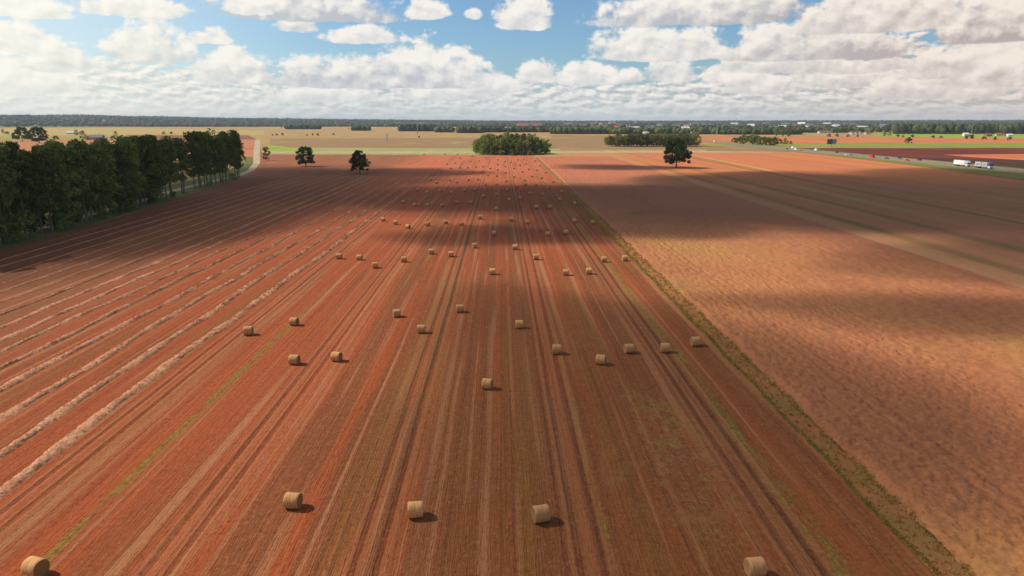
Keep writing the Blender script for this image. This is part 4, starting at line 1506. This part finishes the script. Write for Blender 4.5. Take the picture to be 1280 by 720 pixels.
lorry(lane(1203, 207.3, True)[:2] + (ZR,), 0, 'white cabbed lorry with a plain pale trailer, heading along the highway', 'p_white', 'p_white', 'curtain_white')
lorry((337.5, lane(1234, 211.4, True)[1] + 3, ZR), 0, 'lorry with blue cab top and two grey bodies on the highway', 'p_white', 'p_blue', 'curtain', True)
lp = lane(893, 180.4, True)
car((lp[0], lp[1], ZR), 0, 'white van alone on the far stretch of highway by the long copse', 'p_white', 'van')
for (px, py, near, mat, kind, lab) in [
    (984, 186.6, True, 'p_dark', 'car', 'dark car leading the queue beside the highway thicket'),
    (991, 186.0, False, 'p_white', 'van', 'white van first in the queue near the thicket'),
    (995, 187.8, True, 'p_white', 'van', 'white van in the middle of the highway queue'),
    (1001, 188.2, True, 'p_grey', 'car', 'grey car behind the queueing white van'),
    (1020, 188.6, False, 'p_white', 'van', 'big white van below the billboard'),
    (1046, 191.6, False, 'p_dark', 'car', 'dark car just past the billboard'),
    (1058, 194.4, True, 'p_white', 'car', 'white car between the billboard and the red van'),
    (1063, 195.0, True, 'p_grey', 'car', 'grey car close behind the white car'),
    (1090, 197.6, True, 'p_red', 'van', 'bright red van on the highway'),
    (1108, 200.0, True, 'p_dark', 'car', 'dark car following the red van'),
    (1124, 198.6, False, 'p_dark', 'car', 'dark car in the far lane before the red car'),
    (1134, 201.6, True, 'p_red', 'car', 'red car ahead of the two lorries'),
    (1149, 201.6, False, 'p_dark', 'car', 'dark car in the far lane past the red car'),
]:
    car(lane(px, py, near), 0 if near else math.pi, lab, mat, kind)


# ---------------------------------------------------------------- grass of the verge between the two fields
def tufts(name, n, xf, yr, hf, mat, seed, label=None, zb=0.0):
    r_ = np.random.default_rng(seed)
    # nearer tufts closer together
    yy = yr[0] * (yr[1] / yr[0]) ** (1 - (1 - r_.random(n) * .995) ** .6)
    xx = xf(yy, r_)
    sc = np.clip(yy / 60, .7, 3.0)
    K = 4
    P = np.repeat(np.stack([xx, yy, np.full(n, zb)], 1), K, 0)
    S = np.repeat(sc, K)
    m_ = n * K
    a = r_.random(m_) * 6.28
    hh = hf * (0.4 + r_.random(m_)) * (0.8 + .2 * S)
    wd = 0.05 * S * (0.6 + r_.random(m_))
    P[:, 0] += (r_.random(m_) - .5) * .22 * S; P[:, 1] += (r_.random(m_) - .5) * .22 * S
    dx, dy = np.cos(a), np.sin(a)
    lean = (r_.random((m_, 2)) - .5) * hh[:, None] * .9
    v0 = P + np.stack([dx * wd, dy * wd, 0 * wd], 1)
    v1 = P - np.stack([dx * wd, dy * wd, 0 * wd], 1)
    v2 = P + np.stack([lean[:, 0], lean[:, 1], hh], 1)
    v = np.stack([v0, v1, v2], 1).reshape(-1, 3)
    f = np.arange(m_ * 3).reshape(m_, 3)
    return prop(obj(name, mesh_of(name, v, f, mat)), label, kind='stuff')


M['grassgreen'] = mat_leaf('fresh_grass', lit(160, 142, 62), lit(196, 168, 86), .1, .5)
M['grassdry'] = mat_leaf('dry_grass', lit(196, 138, 80, .8), lit(226, 170, 108, .8), .1, .5)
tufts('verge_grass', 3000, lambda y, r_: 31.6 + .12 * r_.normal(size=len(y)) + .15 * np.sin(y / 3), (38, 420), .17, M['grassgreen'], 1, 'green grass ridge along the edge of the stubble')
tufts('verge_grass', 1500, lambda y, r_: 34.3 + .22 * r_.normal(size=len(y)) + .35 * np.sin(y / 5) * np.sin(y / 1.7), (38, 300), .22, M['grassgreen'], 2, 'broken green grass along the edge of the standing crop')
tufts('dry_grass', 1200, lambda y, r_: 31.7 + 2.6 * r_.random(len(y)), (36, 420), .26, M['grassdry'], 3, 'dry tangled grass on the verge between the fields')

def litter(n):
    r_ = np.random.default_rng(9)
    y = 36 * (230 / 36) ** (1 - np.sqrt(1 - r_.random(n)))
    x = -44 + 75 * r_.random(n)
    # more of it on the trails where the straw lay
    keep = (np.abs(((x + 400) / 5.35) % 1 - .5) < .16) | (r_.random(n) < .35)
    x, y = x[keep], y[keep]
    n = len(x)
    sc = np.clip(y / 55, .8, 2.2)
    a = r_.normal(size=n) * .7
    L = (.04 + .10 * r_.random(n)) * sc
    w = .013 * sc
    dx, dy = np.sin(a), np.cos(a)
    z0, z1 = .05 + .05 * r_.random(n), .05 + .09 * r_.random(n)
    q = np.stack([np.stack([x - dx * L - dy * w, y - dy * L + dx * w, z0], 1), np.stack([x - dx * L + dy * w, y - dy * L - dx * w, z0], 1),
                  np.stack([x + dx * L + dy * w, y + dy * L - dx * w, z1], 1), np.stack([x + dx * L - dy * w, y + dy * L + dx * w, z1], 1)], 1).reshape(-1, 3)
    prop(obj('loose_straw', mesh_of('loose_straw', q, np.arange(n * 4).reshape(n, 4), mat_straw('stray_straw', lit(190, 120, 84, .7), lit(206, 138, 100, .7), lit(150, 88, 62, .7)))), 'stray stalks of straw lying on the baled stubble', kind='stuff')


litter(30000)

# ---------------------------------------------------------------- clouds drifting overhead; they shade the fields


def cloud_mat(d):
    m = bpy.data.materials.new('cloud_vapour')
    m.use_nodes = True
    nt = m.node_tree
    nt.nodes.remove(nt.nodes['Principled BSDF'])
    p = nt.nodes.new('ShaderNodeVolumePrincipled')
    p.inputs['Color'].default_value = (.96, .96, .97, 1)
    p.inputs['Density'].default_value = d
    nt.links.new(p.outputs[0], nt.nodes['Material Output'].inputs['Volume'])
    return m


IV4, IF4 = ico(4)


def cloud(cx, cy, rx, ry, tau, rot=0.0, seed=0, alt=640.0):
    """a flat fair weather cloud whose shade falls round (cx, cy)"""
    T = 22.0
    dens = tau / (2 * T / math.sin(SUN_EL))
    off = SUNV * (alt / SUNV.z)
    v = []
    for p in IV4:
        a = math.atan2(p[1], p[0])
        w = 1 + .16 * math.sin(3 * a + seed) + .09 * math.sin(5 * a + 2 * seed) + .10 * mnoise.noise(Vector((p[0] * 2.5 + seed, p[1] * 2.5, p[2])))
        zz = p[2] * T * (1.0 if p[2] > 0 else .55) * (1 + .3 * mnoise.noise(Vector((p[0] * 4, p[1] * 4, seed + 5.0))))
        x, y = p[0] * rx * w, p[1] * ry * w
        v.append((x * math.cos(rot) - y * math.sin(rot), x * math.sin(rot) + y * math.cos(rot), zz))
    o = obj('cloud', mesh_of('cloud', v, [tuple(f) for f in IF4], cloud_mat(dens), True), None, (cx + off.x, cy + off.y, alt))
    return prop(o, kind='structure')


SHADE = [  # cx, cy, rx, ry, optical depth, rotation
    (-165, 360, 112, 165, 4.2, R(-10)),
    (-124, 228, 56, 112, 4.0, R(-24)),
    (-75, 452, 70, 34, 4.2, 0),
    (-28, 303, 84, 54, 4.0, R(4)),
    (55, 288, 78, 72, 4.0, 0),
    (145, 300, 125, 108, 4.2, R(-3)),
    (255, 335, 145, 132, 4.2, 0),
    (172, 214, 92, 62, 4.0, R(-8)),
    (85, 494, 48, 30, 4.0, 0),
    (-4, 196, 30, 18, 2.6, 0),
    (38, 214, 40, 28, 2.4, 0),
    (72, 112, 34, 15, 2.0, R(-5)),
    (16, 76, 32, 56, 1.8, R(2)),
    (160, 402, 66, 46, 4.0, 0),
    (122, 150, 44, 36, 1.6, 0),
]
for i, s in enumerate(SHADE):
    if s[4] >= 4:               # thick middle with a thin ragged skirt
        cloud(s[0], s[1], s[2] * .94, s[3] * .94, s[4] * .7, s[5], i * 1.7)
        cloud(s[0], s[1], s[2] * 1.16, s[3] * 1.18, 1.0, s[5], i * 1.7 + .8, 668.0)
    else:
        cloud(s[0], s[1], s[2], s[3], s[4], s[5], i * 1.7)

# ---------------------------------------------------------------- haze
hm = bpy.data.materials.new('haze')
hm.use_nodes = True
nt = hm.node_tree
nt.nodes.remove(nt.nodes['Principled BSDF'])
pv = nt.nodes.new('ShaderNodeVolumePrincipled')
pv.inputs['Color'].default_value = (.80, .90, 1.0, 1)
pv.inputs['Density'].default_value = 4.8e-5
pv.inputs['Anisotropy'].default_value = 0.0
nt.links.new(pv.outputs[0], nt.nodes['Material Output'].inputs['Volume'])
hb = MB().box(-27000, 27000, -700, 27000, -1.5, 150).build('haze', hm)
prop(hb, 'thin blue haze over the plain', kind='stuff')

# variants that found no place
for k_ in (road_tree, low_tree, oak_tree, copse_tree, olive_tree, bush, dark_bush, field_tree):
    for r_, u_ in zip(k_.p, k_.used):
        if not u_:
            for c_ in list(r_.children): bpy.data.objects.remove(c_)
            bpy.data.objects.remove(r_)
